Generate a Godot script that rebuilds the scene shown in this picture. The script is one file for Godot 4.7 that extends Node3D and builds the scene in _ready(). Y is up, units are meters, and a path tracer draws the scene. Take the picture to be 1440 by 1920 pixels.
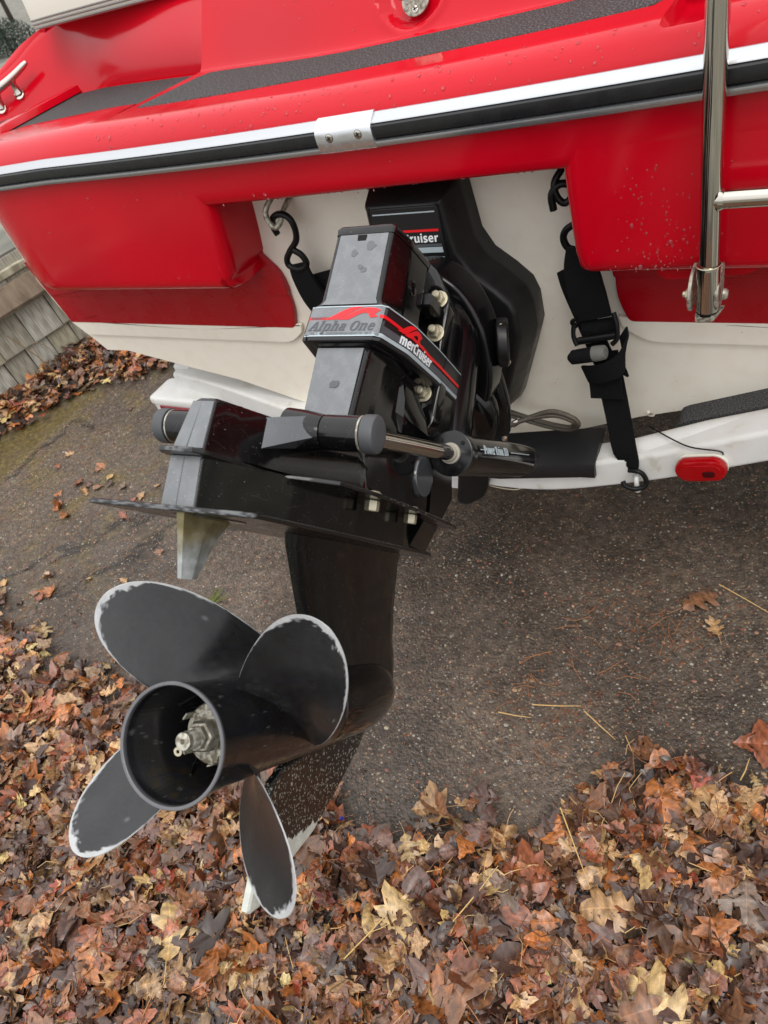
extends Node3D

# ---------------------------------------------------------------- mesh building
class Shape:
	var v := PackedVector3Array()
	func tri(a: Vector3, b: Vector3, c: Vector3) -> void:
		v.append(a); v.append(b); v.append(c)
	func quad(a: Vector3, b: Vector3, c: Vector3, d: Vector3) -> void:
		tri(a, b, c); tri(a, c, d)
	func grid(rows: Array, closed := false) -> void:
		for i in rows.size() - 1:
			var p: PackedVector3Array = rows[i]
			var q: PackedVector3Array = rows[i + 1]
			var n := p.size()
			for j in (n if closed else n - 1):
				var k := (j + 1) % n
				quad(p[j], p[k], q[k], q[j])
	func cap(ring: PackedVector3Array, turned: bool) -> void:
		var nrm := Vector3.ZERO
		var mid := Vector3.ZERO
		for i in ring.size():
			var a := ring[i]
			var b := ring[(i + 1) % ring.size()]
			nrm += Vector3((a.y - b.y) * (a.z + b.z), (a.z - b.z) * (a.x + b.x), (a.x - b.x) * (a.y + b.y))
			mid += a / ring.size()
		nrm = nrm.normalized()
		var ux := nrm.cross(Vector3.UP if absf(nrm.y) < 0.9 else Vector3.RIGHT).normalized()
		var uy := nrm.cross(ux)
		var flat := PackedVector2Array()
		for a in ring:
			flat.append(Vector2((a - mid).dot(ux), (a - mid).dot(uy)))
		var t := Geometry2D.triangulate_polygon(flat)
		if t.is_empty():
			for i in ring.size():
				var b := ring[(i + 1) % ring.size()]
				if turned: tri(mid, b, ring[i])
				else: tri(mid, ring[i], b)
			return
		for i in range(0, t.size(), 3):
			var a := ring[t[i]]
			var b := ring[t[i + 1]]
			var c := ring[t[i + 2]]
			var facing := (b - a).cross(c - a).dot(nrm) > 0.0
			if facing != turned: tri(a, b, c)
			else: tri(a, c, b)
	func loft(rings: Array, capped := true) -> void:
		grid(rings, true)
		if capped:
			cap(rings[0], true)
			cap(rings[rings.size() - 1], false)
	func tube(path: PackedVector3Array, radius, sides := 10, capped := true) -> void:
		var rings := []
		var up := Vector3.ZERO
		for i in path.size():
			var d := (path[mini(i + 1, path.size() - 1)] - path[maxi(i - 1, 0)]).normalized()
			if up == Vector3.ZERO:
				up = d.cross(Vector3.UP if absf(d.y) < 0.9 else Vector3.RIGHT).normalized()
			up = (up - d * up.dot(d)).normalized()
			var w := d.cross(up)
			var r: float = radius[i] if radius is Array else radius
			var ring := PackedVector3Array()
			for k in sides:
				var a := TAU * k / sides
				ring.append(path[i] + (up * cos(a) + w * sin(a)) * r)
			rings.append(ring)
		loft(rings, capped)
	# profile: [[radius, distance along the axis], ...]
	func lathe(profile: Array, from: Vector3, axis: Vector3, sides := 32, capped := true, turn := 0.0) -> void:
		var d := axis.normalized()
		var u := d.cross(Vector3.UP if absf(d.y) < 0.9 else Vector3.RIGHT).normalized()
		var w := d.cross(u)
		var rings := []
		for p in profile:
			var ring := PackedVector3Array()
			for k in sides:
				var a := TAU * k / sides + turn
				ring.append(from + d * p[1] + (u * cos(a) + w * sin(a)) * p[0])
			rings.append(ring)
		loft(rings, capped)
	func box(c: Vector3, s: Vector3, b := 0.002) -> void:
		var h := s / 2.0
		var rings := []
		for k in [[-1, 1], [-1, 0], [1, 0], [1, 1]]:
			var inset: float = b if k[1] == 1 else 0.0
			var y: float = c.y + k[0] * (h.y - (0.0 if k[1] == 1 else b))
			var x := h.x - inset
			var z := h.z - inset
			rings.append(PackedVector3Array([Vector3(c.x - x + b, y, c.z - z), Vector3(c.x + x - b, y, c.z - z), Vector3(c.x + x, y, c.z - z + b), Vector3(c.x + x, y, c.z + z - b), Vector3(c.x + x - b, y, c.z + z), Vector3(c.x - x + b, y, c.z + z), Vector3(c.x - x, y, c.z + z - b), Vector3(c.x - x, y, c.z - z + b)]))
		loft(rings)
	# outline in a plane (o + x*ux + y*uy), thickness t along their normal, edges rounded by b
	func prism(outline: PackedVector2Array, o: Vector3, ux: Vector3, uy: Vector3, t: float, b := 0.0) -> void:
		var n := ux.cross(uy).normalized()
		var rings := []
		var steps := [[b, 0.0], [b * 0.3, b * 0.3], [0.0, b], [0.0, t - b], [b * 0.3, t - b * 0.3], [b, t]] if b > 0.0 else [[0.0, 0.0], [0.0, t]]
		for s in steps:
			var ring := PackedVector3Array()
			var poly := Poly.inset(outline, s[0]) if s[0] > 0.0 else outline
			for p in poly:
				ring.append(o + ux * p.x + uy * p.y + n * s[1])
			rings.append(ring)
		loft(rings)
	func move(t: Transform3D) -> void:
		for i in v.size():
			v[i] = t * v[i]
	func add(s: Shape, t := Transform3D()) -> void:
		for a in s.v:
			v.append(t * a)

class Poly:
	static func inset(p: PackedVector2Array, d: float) -> PackedVector2Array:
		var area := 0.0
		for i in p.size():
			area += p[i].cross(p[(i + 1) % p.size()])
		var s := 1.0 if area > 0.0 else -1.0
		var out := PackedVector2Array()
		for i in p.size():
			var a := (p[i] - p[i - 1]).normalized()
			var b := (p[(i + 1) % p.size()] - p[i]).normalized()
			var m := a + b
			if m.length() < 0.1:
				m = a
			m = m.normalized()
			var nn := Vector2(-m.y, m.x) * s
			out.append(p[i] + nn * d / maxf(0.5, m.dot(a)))
		return out
	# corners [[x, y, radius], ...] to a rounded outline
	static func rounded(c: Array, seg := 4) -> PackedVector2Array:
		var out := PackedVector2Array()
		for i in c.size():
			var p := Vector2(c[i][0], c[i][1])
			var a := Vector2(c[i - 1][0], c[i - 1][1])
			var q = c[(i + 1) % c.size()]
			var b := Vector2(q[0], q[1])
			var r: float = minf(c[i][2], minf(p.distance_to(a), p.distance_to(b)) * 0.48)
			for k in seg + 1:
				var t := float(k) / seg
				var u := p + (a - p).normalized() * r
				var w := p + (b - p).normalized() * r
				out.append(u.lerp(p, t).lerp(p.lerp(w, t), t))
		return out

var taken := {}

func numbered(called: String, parent: Node) -> String:
	var key := "%d/%s" % [parent.get_instance_id(), called]
	var n: int = taken.get(key, 0)
	taken[key] = n + 1
	return called if n == 0 else "%s_%03d" % [called, n]

# normals that are smooth below the crease angle; outward faces for closed shapes
func mesh_of(s: Shape, crease := 38.0, paint = null, solid := true) -> ArrayMesh:
	var v := s.v
	var n := v.size()
	if solid:
		var mid := Vector3.ZERO
		for a in v: mid += a / n
		var vol := 0.0
		for i in range(0, n, 3):
			vol += (v[i] - mid).dot((v[i + 1] - mid).cross(v[i + 2] - mid))
		if vol < 0.0:
			for i in range(0, n, 3):
				var t := v[i + 1]
				v[i + 1] = v[i + 2]
				v[i + 2] = t
	var face := PackedVector3Array()
	face.resize(n / 3)
	var at := {}
	var ids := PackedInt32Array()
	ids.resize(n)
	var lists: Array[PackedInt32Array] = []
	for i in range(0, n, 3):
		face[i / 3] = (v[i + 1] - v[i]).cross(v[i + 2] - v[i])
		for k in 3:
			var key := Vector3i((v[i + k] * 50000.0).round())
			if not at.has(key):
				at[key] = lists.size()
				lists.append(PackedInt32Array())
			var id: int = at[key]
			ids[i + k] = id
			lists[id].append(i / 3)
	var unit := PackedVector3Array()
	unit.resize(face.size())
	for i in face.size():
		unit[i] = face[i].normalized()
	var lim := cos(deg_to_rad(crease))
	var nor := PackedVector3Array()
	nor.resize(n)
	for i in n:
		var f := unit[i / 3]
		var sum := Vector3.ZERO
		for j in lists[ids[i]]:
			if unit[j].dot(f) > lim:
				sum += face[j]
		nor[i] = sum.normalized() if sum.length_squared() > 1e-20 else (f if f.length_squared() > 0.5 else Vector3.UP)
	var ov := PackedVector3Array()
	var on := PackedVector3Array()
	ov.resize(n); on.resize(n)
	for i in range(0, n, 3):
		ov[i] = v[i]; ov[i + 1] = v[i + 2]; ov[i + 2] = v[i + 1]
		on[i] = nor[i]; on[i + 1] = nor[i + 2]; on[i + 2] = nor[i + 1]
	var arr := []
	arr.resize(Mesh.ARRAY_MAX)
	arr[Mesh.ARRAY_VERTEX] = ov
	arr[Mesh.ARRAY_NORMAL] = on
	if paint != null:
		arr[Mesh.ARRAY_COLOR] = PackedColorArray(Array(ov).map(paint))
	var m := ArrayMesh.new()
	m.add_surface_from_arrays(Mesh.PRIMITIVE_TRIANGLES, arr)
	return m

func put(called: String, mesh: Mesh, mat: Material, parent: Node = self, t := Transform3D()) -> MeshInstance3D:
	var o := MeshInstance3D.new()
	o.name = numbered(called, parent)
	o.mesh = mesh
	o.material_override = mat
	o.transform = t
	parent.add_child(o, true)
	return o

func obj(called: String, s: Shape, mat: Material, parent: Node = self, crease := 38.0, paint = null, solid := true) -> MeshInstance3D:
	return put(called, mesh_of(s, crease, paint, solid), mat, parent)

# a shape given in world space, put under a thing that is turned
func obj_world(called: String, s: Shape, mat: Material, parent: Node3D, crease := 38.0) -> MeshInstance3D:
	s.move(parent.transform.affine_inverse())
	return obj(called, s, mat, parent, crease)

func tag(o: Node, label: String, category: String, group := "") -> Node:
	o.set_meta("label", label)
	o.set_meta("category", category)
	if group: o.set_meta("group", group)
	return o

func thing(called: String, label: String, category: String, t := Transform3D(), group := "") -> Node3D:
	var o := Node3D.new()
	o.name = numbered(called, self)
	o.transform = t
	add_child(o)
	tag(o, label, category, group)
	return o

func structure(o: Node) -> Node:
	o.set_meta("kind", "structure")
	return o

func circle(r: float, n := 16, c := Vector2.ZERO) -> PackedVector2Array:
	var p := PackedVector2Array()
	for i in n:
		p.append(c + Vector2(cos(TAU * i / n), sin(TAU * i / n)) * r)
	return p

func smooth(points: Array, per := 6) -> PackedVector3Array:
	var out := PackedVector3Array()
	for i in points.size() - 1:
		var a: Vector3 = points[maxi(i - 1, 0)]
		var b: Vector3 = points[i]
		var c: Vector3 = points[i + 1]
		var d: Vector3 = points[mini(i + 2, points.size() - 1)]
		for k in per:
			out.append(b.cubic_interpolate(c, a, d, float(k) / per))
	out.append(points[points.size() - 1])
	return out

# ---------------------------------------------------------------- materials
func noise(freq: float, oct := 4, seed_ := 1, kind := FastNoiseLite.TYPE_SIMPLEX_SMOOTH) -> FastNoiseLite:
	var n := FastNoiseLite.new()
	n.seed = seed_
	n.frequency = freq
	n.noise_type = kind
	n.fractal_octaves = oct
	return n

func noise_map(n: FastNoiseLite, colors: Array, offsets: Array, size := 256, as_normal := false, bump := 2.0) -> NoiseTexture2D:
	var t := NoiseTexture2D.new()
	t.width = size; t.height = size
	t.noise = n
	t.seamless = true
	t.generate_mipmaps = false
	if as_normal:
		t.as_normal_map = true
		t.bump_strength = bump
	else:
		var g := Gradient.new()
		g.colors = PackedColorArray(colors)
		g.offsets = PackedFloat32Array(offsets)
		t.color_ramp = g
	return t

func mat(c: Color, rough := 0.5, metal := 0.0, spec := 0.5) -> StandardMaterial3D:
	var m := StandardMaterial3D.new()
	m.albedo_color = c
	m.roughness = rough
	m.metallic = metal
	m.metallic_specular = spec
	return m

func grey(v: float) -> Color:
	return Color(v, v, v)

func tri_uv(m: StandardMaterial3D, s: float, world := false) -> void:
	m.uv1_triplanar = true
	m.uv1_world_triplanar = world
	m.uv1_scale = Vector3(s, s, s)

# flat paint with mottling, specks and fine scratches
func worn(base: Color, mottle: Color, speck: Color, specks: int, scratches: int, seed_: int, size := 512) -> ImageTexture:
	var im := Image.create_empty(size, size, false, Image.FORMAT_RGB8)
	var n := noise(0.012, 5, seed_)
	var src := n.get_seamless_image(size, size)
	var data := src.get_data()
	var out := PackedByteArray()
	out.resize(size * size * 3)
	for i in size * size:
		var f := data[i] / 255.0
		f = clampf((f - 0.3) * 2.2, 0.0, 1.0)
		var c := base.lerp(mottle, f * f)
		out[i * 3] = int(c.r * 255.0); out[i * 3 + 1] = int(c.g * 255.0); out[i * 3 + 2] = int(c.b * 255.0)
	im = Image.create_from_data(size, size, false, Image.FORMAT_RGB8, out)
	var rng := RandomNumberGenerator.new()
	rng.seed = seed_
	for i in specks:
		var p := Vector2i(rng.randi() % size, rng.randi() % size)
		var c := base.lerp(speck, rng.randf_range(0.25, 1.0))
		var w := 1 if rng.randf() < 0.8 else 2
		im.fill_rect(Rect2i(p, Vector2i(w, w)), c)
	for i in scratches:
		var p := Vector2(rng.randf() * size, rng.randf() * size)
		var a := rng.randf() * TAU
		var c := base.lerp(speck, rng.randf_range(0.06, 0.3))
		for k in rng.randi_range(10, 60):
			a += rng.randf_range(-0.08, 0.08)
			p += Vector2(cos(a), sin(a))
			im.set_pixel(posmod(int(p.x), size), posmod(int(p.y), size), c)
	return ImageTexture.create_from_image(im)

var M := {}

func make_materials() -> void:
	var rough_map := noise_map(noise(0.02, 4, 7), [grey(0.6), grey(1.0)], [0.25, 0.8])
	# red and white gelcoat
	var red := mat(Color(0.765, 0.025, 0.115), 0.18, 0.0, 0.38)
	red.albedo_texture = noise_map(noise(0.004, 3, 3), [Color(0.95, 0.94, 0.94), Color(1, 1, 1)], [0.3, 0.7])
	tri_uv(red, 1.2, true)
	red.roughness_texture = rough_map
	M.red = red
	var under := mat(Color(0.62, 0.02, 0.085), 0.4)
	under.roughness_texture = rough_map
	tri_uv(under, 2.0, true)
	M.stripe_red = under
	var cream := mat(Color(1, 1, 1), 0.38)
	cream.albedo_texture = worn(Color(0.925, 0.90, 0.845), Color(0.915, 0.885, 0.825), Color(0.25, 0.2, 0.16), 130, 0, 11, 1024)
	tri_uv(cream, 1.6, true)
	M.cream = cream
	# black paint of the drive
	var black := mat(Color(1, 1, 1), 0.13, 0.0, 0.46)
	black.albedo_texture = worn(grey(0.045), grey(0.07), grey(0.75), 480, 150, 21)
	black.roughness_texture = rough_map
	tri_uv(black, 5.0)
	M.black = black
	var sky_sheen_grey := mat(Color(1, 1, 1), 0.40, 0.0, 0.6)
	sky_sheen_grey.albedo_texture = worn(Color(0.39, 0.40, 0.41), Color(0.43, 0.44, 0.45), grey(0.8), 700, 160, 22)  # worn black paint with the grey of reflected sky put into its colour
	sky_sheen_grey.roughness_texture = rough_map
	tri_uv(sky_sheen_grey, 6.0)
	M.sky_sheen_grey = sky_sheen_grey
	M.half_sky_sheen_grey = sky_sheen_grey.duplicate()
	M.half_sky_sheen_grey.albedo_color = Color(0.72, 0.73, 0.75)  # darker copy of the painted sky reflection
	var plastic := mat(Color(0.10, 0.10, 0.10), 0.45, 0.0, 0.4)
	plastic.roughness_texture = rough_map
	tri_uv(plastic, 4.0)
	M.plastic = plastic
	M.rubber = mat(Color(0.26, 0.27, 0.28), 0.5)
	M.seal = mat(Color(0.62, 0.60, 0.55), 0.5)
	M.slick_grey = mat(Color(0.24, 0.25, 0.26), 0.16, 0.0, 0.7)
	M.stain = mat(Color(0.35, 0.36, 0.37), 0.48)
	M.gloss_black = mat(Color(0.055, 0.055, 0.06), 0.16, 0.0, 0.45)
	var prop := mat(Color(1, 1, 1), 0.30, 0.0, 0.5)
	prop.vertex_color_use_as_albedo = true
	prop.albedo_texture = worn(grey(0.93), grey(1.0), grey(1.0), 60, 14, 23)
	prop.roughness_texture = rough_map
	tri_uv(prop, 6.0)
	M.prop = prop
	# metals
	var steel := mat(Color(0.78, 0.76, 0.72), 0.13, 1.0)
	steel.roughness_texture = rough_map
	tri_uv(steel, 6.0)
	M.steel = steel
	var alu := mat(Color(0.86, 0.87, 0.88), 0.3, 0.9)
	alu.roughness_texture = rough_map
	tri_uv(alu, 8.0)
	M.aluminium = alu
	var brushed := mat(Color(0.74, 0.75, 0.76), 0.27, 0.88)
	M.brushed = brushed
	M.pad = mat(Color(0.08, 0.08, 0.085), 0.42)
	M.zinc = mat(Color(0.72, 0.69, 0.60), 0.42, 0.6)
	var rough_zinc := mat(Color(1, 1, 1), 0.55, 0.35)
	rough_zinc.vertex_color_use_as_albedo = true
	rough_zinc.albedo_texture = noise_map(noise(0.02, 5, 8), [Color(0.82, 0.82, 0.80), Color(1, 1, 1)], [0.3, 0.7])
	tri_uv(rough_zinc, 9.0)
	M.anode = rough_zinc
	var old := mat(Color(1, 1, 1), 0.5, 0.55)
	old.albedo_texture = noise_map(noise(0.03, 5, 9), [Color(0.45, 0.42, 0.36), Color(0.72, 0.71, 0.66)], [0.3, 0.6])
	tri_uv(old, 14.0)
	M.old_metal = old
	M.braid = mat(Color(0.42, 0.40, 0.36), 0.4, 0.7)
	var nb := noise(0.12, 2, 10)
	M.braid.normal_enabled = true
	M.braid.normal_texture = noise_map(nb, [], [], 128, true, 6.0)
	tri_uv(M.braid, 30.0)
	# rail insert, non-skid, vinyl, webbing
	M.insert = mat(Color(0.11, 0.115, 0.12), 0.38)
	M.insert.roughness_texture = rough_map
	tri_uv(M.insert, 5.0)
	var skid := mat(Color(1, 1, 1), 0.75, 0.0, 0.4)
	var sn := noise(0.09, 3, 12)
	skid.albedo_texture = noise_map(sn, [grey(0.15), grey(0.25), grey(0.46)], [0.3, 0.55, 0.8], 512)
	skid.normal_enabled = true
	skid.normal_texture = noise_map(sn, [], [], 512, true, 5.0)
	tri_uv(skid, 5.0, true)
	M.skid = skid
	var vinyl := mat(Color(0.86, 0.85, 0.8), 0.5)
	M.vinyl = vinyl
	M.piping = mat(Color(0.5, 0.49, 0.47), 0.5)
	var web := mat(Color(0.075, 0.078, 0.085), 0.85, 0.0, 0.25)
	web.normal_enabled = true
	web.normal_texture = noise_map(noise(0.15, 2, 14), [], [], 128, true, 5.0)
	tri_uv(web, 22.0)
	M.web = web
	M.hook = mat(Color(0.05, 0.05, 0.052), 0.4, 0.0, 0.35)
	M.frayed = mat(Color(0.42, 0.42, 0.40), 0.95)
	M.frayed.normal_enabled = true
	M.frayed.normal_texture = web.normal_texture
	tri_uv(M.frayed, 22.0)
	# trailer
	var white := mat(Color(1, 1, 1), 0.42)
	white.albedo_texture = noise_map(noise(0.012, 5, 15), [Color(0.78, 0.76, 0.72), Color(0.84, 0.84, 0.82), Color(0.86, 0.86, 0.85)], [0.14, 0.27, 0.7], 512)
	tri_uv(white, 2.0, true)
	M.white = white
	M.lens = mat(Color(0.62, 0.005, 0.04), 0.14)
	M.lens_dark = mat(Color(0.25, 0.0, 0.03), 0.2)
	M.reflector = mat(Color(0.5, 0.03, 0.12), 0.35)
	var carpet := mat(Color(1, 1, 1), 0.95, 0.0, 0.2)
	var cn := noise(0.2, 3, 16)
	carpet.albedo_texture = noise_map(cn, [grey(0.12), grey(0.5)], [0.25, 0.75])
	carpet.normal_enabled = true
	carpet.normal_texture = noise_map(cn, [], [], 256, true, 8.0)
	tri_uv(carpet, 8.0)
	M.carpet = carpet
	# lettering
	M.ink_white = mat(Color(0.92, 0.93, 0.94), 0.5)
	M.ink_silver = mat(Color(0.66, 0.71, 0.73), 0.4)
	M.ink_red = mat(Color(0.88, 0.07, 0.11), 0.4)
	M.ink_grey = mat(Color(0.30, 0.31, 0.33), 0.45)
	M.ink_black = mat(Color(0.09, 0.09, 0.1), 0.35)
	M.dark_hole = mat(Color(0.02, 0.02, 0.02), 0.9)
	# wood of the wall
	var wood := mat(Color(1, 1, 1), 0.85)
	var wn := noise(0.02, 5, 17)
	wood.albedo_texture = noise_map(wn, [Color(0.54, 0.52, 0.48), Color(0.66, 0.65, 0.61), Color(0.74, 0.73, 0.69)], [0.25, 0.5, 0.8])
	tri_uv(wood, 1.0)
	wood.uv1_scale = Vector3(3, 1.4, 3)
	M.wood = wood
	M.wood_b = wood.duplicate()
	M.wood_b.albedo_color = Color(0.88, 0.87, 0.84)
	M.wood_c = wood.duplicate()
	M.wood_c.albedo_color = Color(0.95, 0.93, 0.86)
	M.trim_wood = wood.duplicate()
	M.trim_wood.albedo_color = Color(0.74, 0.66, 0.6)
	M.bark = mat(Color(0.2, 0.17, 0.14), 0.95)

# ---------------------------------------------------------------- the stern drive, in its own axes: x starboard, y up the leg, z aft along the propeller shaft
func half_ring(side: Array, y: float, seg := 3, r := 0.008) -> PackedVector3Array:
	var c := []
	for p in side:
		c.append([p[0], p[1], p[2] if p.size() > 2 else r])
	for i in side.size():
		var p = side[side.size() - 1 - i]
		c.append([-p[0], p[1], p[2] if p.size() > 2 else r])
	var ring := PackedVector3Array()
	for p in Poly.rounded(c, seg):
		ring.append(Vector3(p.x, y, p.y))
	return ring

func collar_at(s: float, y: float, lift := 0.0) -> Vector3:
	# round the outside of the decal collar: s is the way from the port rear corner
	var f := (y - 0.4517) / 0.0451
	var zr := lerpf(-0.2205, -0.2345, f)
	var zs := lerpf(-0.287, -0.307, f)
	var pts := [Vector2(-0.0505, zr - 0.004), Vector2(-0.0465, zr), Vector2(0.048, zr), Vector2(0.0525, zr - 0.003), Vector2(0.066, zs), Vector2(0.0705, -0.40), Vector2(0.0708, -0.517)]
	var left := s
	for i in pts.size() - 1:
		var a: Vector2 = pts[i]
		var b: Vector2 = pts[i + 1]
		var l := a.distance_to(b)
		if left <= l or i == pts.size() - 2:
			var d := (b - a) / l
			var p := a + d * left
			var nn := Vector2(-d.y, d.x) * -1.0
			if nn.dot(p - Vector2(0, -0.4)) < 0.0:
				nn = -nn
			p += nn * lift
			return Vector3(p.x, y, p.y)
		left -= l
	return Vector3.ZERO

func collar_strip(s0: float, s1: float, y0: float, y1: float) -> Shape:
	var sh := Shape.new()
	var rows := []
	for i in 41:
		var s := lerpf(s0, s1, i / 40.0)
		rows.append(PackedVector3Array([collar_at(s, y0, 0.0002), collar_at(s, y0, 0.0008), collar_at(s, y1, 0.0008), collar_at(s, y1, 0.0002)]))
	sh.loft(rows)
	return sh

func collar_patch(outline: PackedVector2Array) -> Shape:
	# a flat print, cut into narrow slices so that it follows the bend
	var sh := Shape.new()
	var t := Geometry2D.triangulate_polygon(outline)
	for i in range(0, t.size(), 3):
		var p := []
		for k in 3:
			p.append(collar_at(outline[t[i + k]].x, outline[t[i + k]].y, 0.0014))
		sh.tri(p[0], p[1], p[2])
	return sh

func text_mesh(text: String, font: String, bold: bool, size: float) -> TextMesh:
	var f := SystemFont.new()
	f.font_names = PackedStringArray([font])
	f.font_weight = 700 if bold else 400
	var t := TextMesh.new()
	t.text = text
	t.font = f
	t.font_size = 64
	t.pixel_size = size / 64.0
	t.depth = 0.0008
	t.curve_step = 0.5
	return t

# lettering bent round the collar: centre, height and slant given
func collar_text(text: String, font: String, s_mid: float, y_mid: float, size: float, squeeze: float, slant: float) -> ArrayMesh:
	var arr := text_mesh(text, font, true, size).get_mesh_arrays()
	var v: PackedVector3Array = arr[Mesh.ARRAY_VERTEX]
	var nn := PackedVector3Array()
	for i in v.size():
		var p := v[i]
		var s := s_mid + p.x * squeeze + p.y * slant
		v[i] = collar_at(s, y_mid + p.y, 0.0012 + p.z)
		nn.append((collar_at(s, y_mid, 1.0) - collar_at(s, y_mid, 0.0)).normalized())
	arr[Mesh.ARRAY_VERTEX] = v
	arr[Mesh.ARRAY_NORMAL] = nn
	arr[Mesh.ARRAY_TANGENT] = null
	arr[Mesh.ARRAY_TEX_UV] = null
	var m := ArrayMesh.new()
	m.add_surface_from_arrays(Mesh.PRIMITIVE_TRIANGLES, arr)
	return m

func flame(s: float, y: float, w: float, h: float) -> Array:
	# the red wave: two curling tongues over a long tail
	var a := PackedVector2Array()
	for p in [[0.0, 0.0], [0.10, 0.14], [0.2, 0.38], [0.31, 0.68], [0.42, 0.9], [0.54, 1.0], [0.68, 1.0], [0.60, 0.86], [0.52, 0.66], [0.43, 0.42], [0.33, 0.16], [0.24, 0.0]]:
		a.append(Vector2(s + p[0] * w, y + p[1] * h))
	var b := PackedVector2Array()
	for p in [[0.27, -0.02], [0.37, 0.2], [0.48, 0.46], [0.57, 0.68], [0.66, 0.86], [0.76, 0.92], [0.90, 0.86], [1.0, 0.68], [0.94, 0.52], [0.91, 0.38], [0.97, 0.16], [0.85, 0.08], [0.81, 0.26], [0.79, 0.46], [0.72, 0.52], [0.62, 0.38], [0.53, 0.14], [0.46, -0.02]]:
		b.append(Vector2(s + p[0] * w, y + p[1] * h))
	return [a, b]

func hex_nut(at: Vector3, axis: Vector3, r: float, h: float) -> Shape:
	var s := Shape.new()
	s.lathe([[r * 0.8, 0.0], [r, h * 0.1], [r, h * 0.85], [r * 0.86, h]], at, axis, 6)
	return s

func blade_point(v: float, u: float, turn: float) -> Vector3:
	var r := 0.046 + (0.1726 - 0.046) * v
	var vv := clampf((r - 0.05) / 0.1226, 0.0, 1.0)
	var f := (1.13 - 0.13 * sin(PI / 2.0 * minf(1.0, vv / 0.65))) * sqrt(maxf(0.0, 1.0 - pow(vv, 2.72)))
	var s := u * 0.0657 * f - 0.0786 * vv
	var ph := atan(0.4776 / (TAU * r))
	var th := turn + s * cos(ph) / r
	var z := -0.1328 + 0.557 * (r - 0.05) - s * sin(ph) + 0.006 * pow(maxf(0.0, -u), 2.0) * f
	return Vector3(r * sin(th), r * cos(th), z)

func make_blade(turn: float, seed_: int) -> ArrayMesh:
	var sh := Shape.new()
	var front := []
	var back := []
	var nv := 44
	var nu := 40
	for i in nv + 1:
		var v := sin(PI / 2.0 * i / nv)
		var a := PackedVector3Array()
		var b := PackedVector3Array()
		for j in nu + 1:
			var u := -1.0 + 2.0 * j / nu
			u = sin(u * PI / 2.0)
			var e := 0.004
			var p := blade_point(v, u, turn)
			var du := blade_point(v, minf(u + e, 1.0), turn) - blade_point(v, maxf(u - e, -1.0), turn)
			var dv := blade_point(minf(v + e, 1.0), u, turn) - blade_point(maxf(v - e, 0.0), u, turn)
			var n := du.cross(dv)
			n = n.normalized() if n.length() > 1e-12 else Vector3(0, 0, 1)
			if n.z < 0.0: n = -n
			var t := (0.0035 * (1.0 - v) + 0.0011) * sqrt(maxf(0.06, 1.0 - u * u)) + 0.0006
			a.append(p + n * t * 0.5)
			b.append(p - n * t * 0.5)
		front.append(a)
		back.append(b)
	sh.grid(front)
	var edge := []
	for r in [front, back]:
		var line := PackedVector3Array()
		for i in nv + 1: line.append(r[i][0])
		for j in range(1, nu + 1): line.append(r[nv][j])
		for i in range(nv - 1, -1, -1): line.append(r[i][nu])
		edge.append(line)
	sh.grid(edge)
	var other := Shape.new()
	other.grid(back)
	for i in range(0, other.v.size(), 3):
		sh.tri(other.v[i], other.v[i + 2], other.v[i + 1])
	var chips := noise(90.0, 5, seed_)
	var broad := noise(22.0, 3, seed_ + 9)
	var dust := noise(260.0, 2, seed_ + 5)
	var paint := func(p: Vector3) -> Color:
		var r := Vector2(p.x, p.y).length()
		var v := (r - 0.05) / 0.1226
		# how far the point is from the rim of the blade, found from its angle
		var ph := atan(0.4776 / (TAU * maxf(r, 0.03)))
		var th := wrapf(atan2(p.x, p.y) - turn, -PI, PI)
		var s := th * r / cos(ph)
		var f := (1.13 - 0.13 * sin(PI / 2.0 * minf(1.0, v / 0.65))) * sqrt(maxf(0.0, 1.0 - pow(clampf(v, 0.0, 1.0), 2.72)))
		var side := s + 0.0786 * v
		var rim := minf(0.0657 * f - absf(side), (0.1726 - r) * 0.8)
		var wide := 0.0004 + 0.0007 * smoothstep(0.2, 0.7, v) + 0.0064 * smoothstep(0.55, 0.95, v) * (0.5 + clampf(broad.get_noise_3dv(p) + 0.35, 0.0, 1.0))
		if side > 0.0: wide *= 0.75
		var bare := rim + chips.get_noise_3dv(p) * wide * 0.7 < wide
		if bare and v > 0.12:
			return Color(0.50, 0.51, 0.51) * (0.92 + 0.1 * dust.get_noise_3dv(p))
		if rim + chips.get_noise_3dv(p * 1.9) * wide * 1.3 < wide * 1.12 and v > 0.3:
			return Color(0.19, 0.195, 0.20)
		var k := 0.021 + 0.009 * broad.get_noise_3dv(p * 0.7) + 0.005 * dust.get_noise_3dv(p)
		if dust.get_noise_3dv(p * 3.1 + Vector3(3, 1, 2)) > 0.74: k += 0.10
		if v < 0.16:
			k += 0.05 * maxf(0.0, chips.get_noise_3dv(p * 0.8)) 
		return Color(k * 0.98, k, k * 1.04)
	return mesh_of(sh, 50.0, paint)

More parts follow.
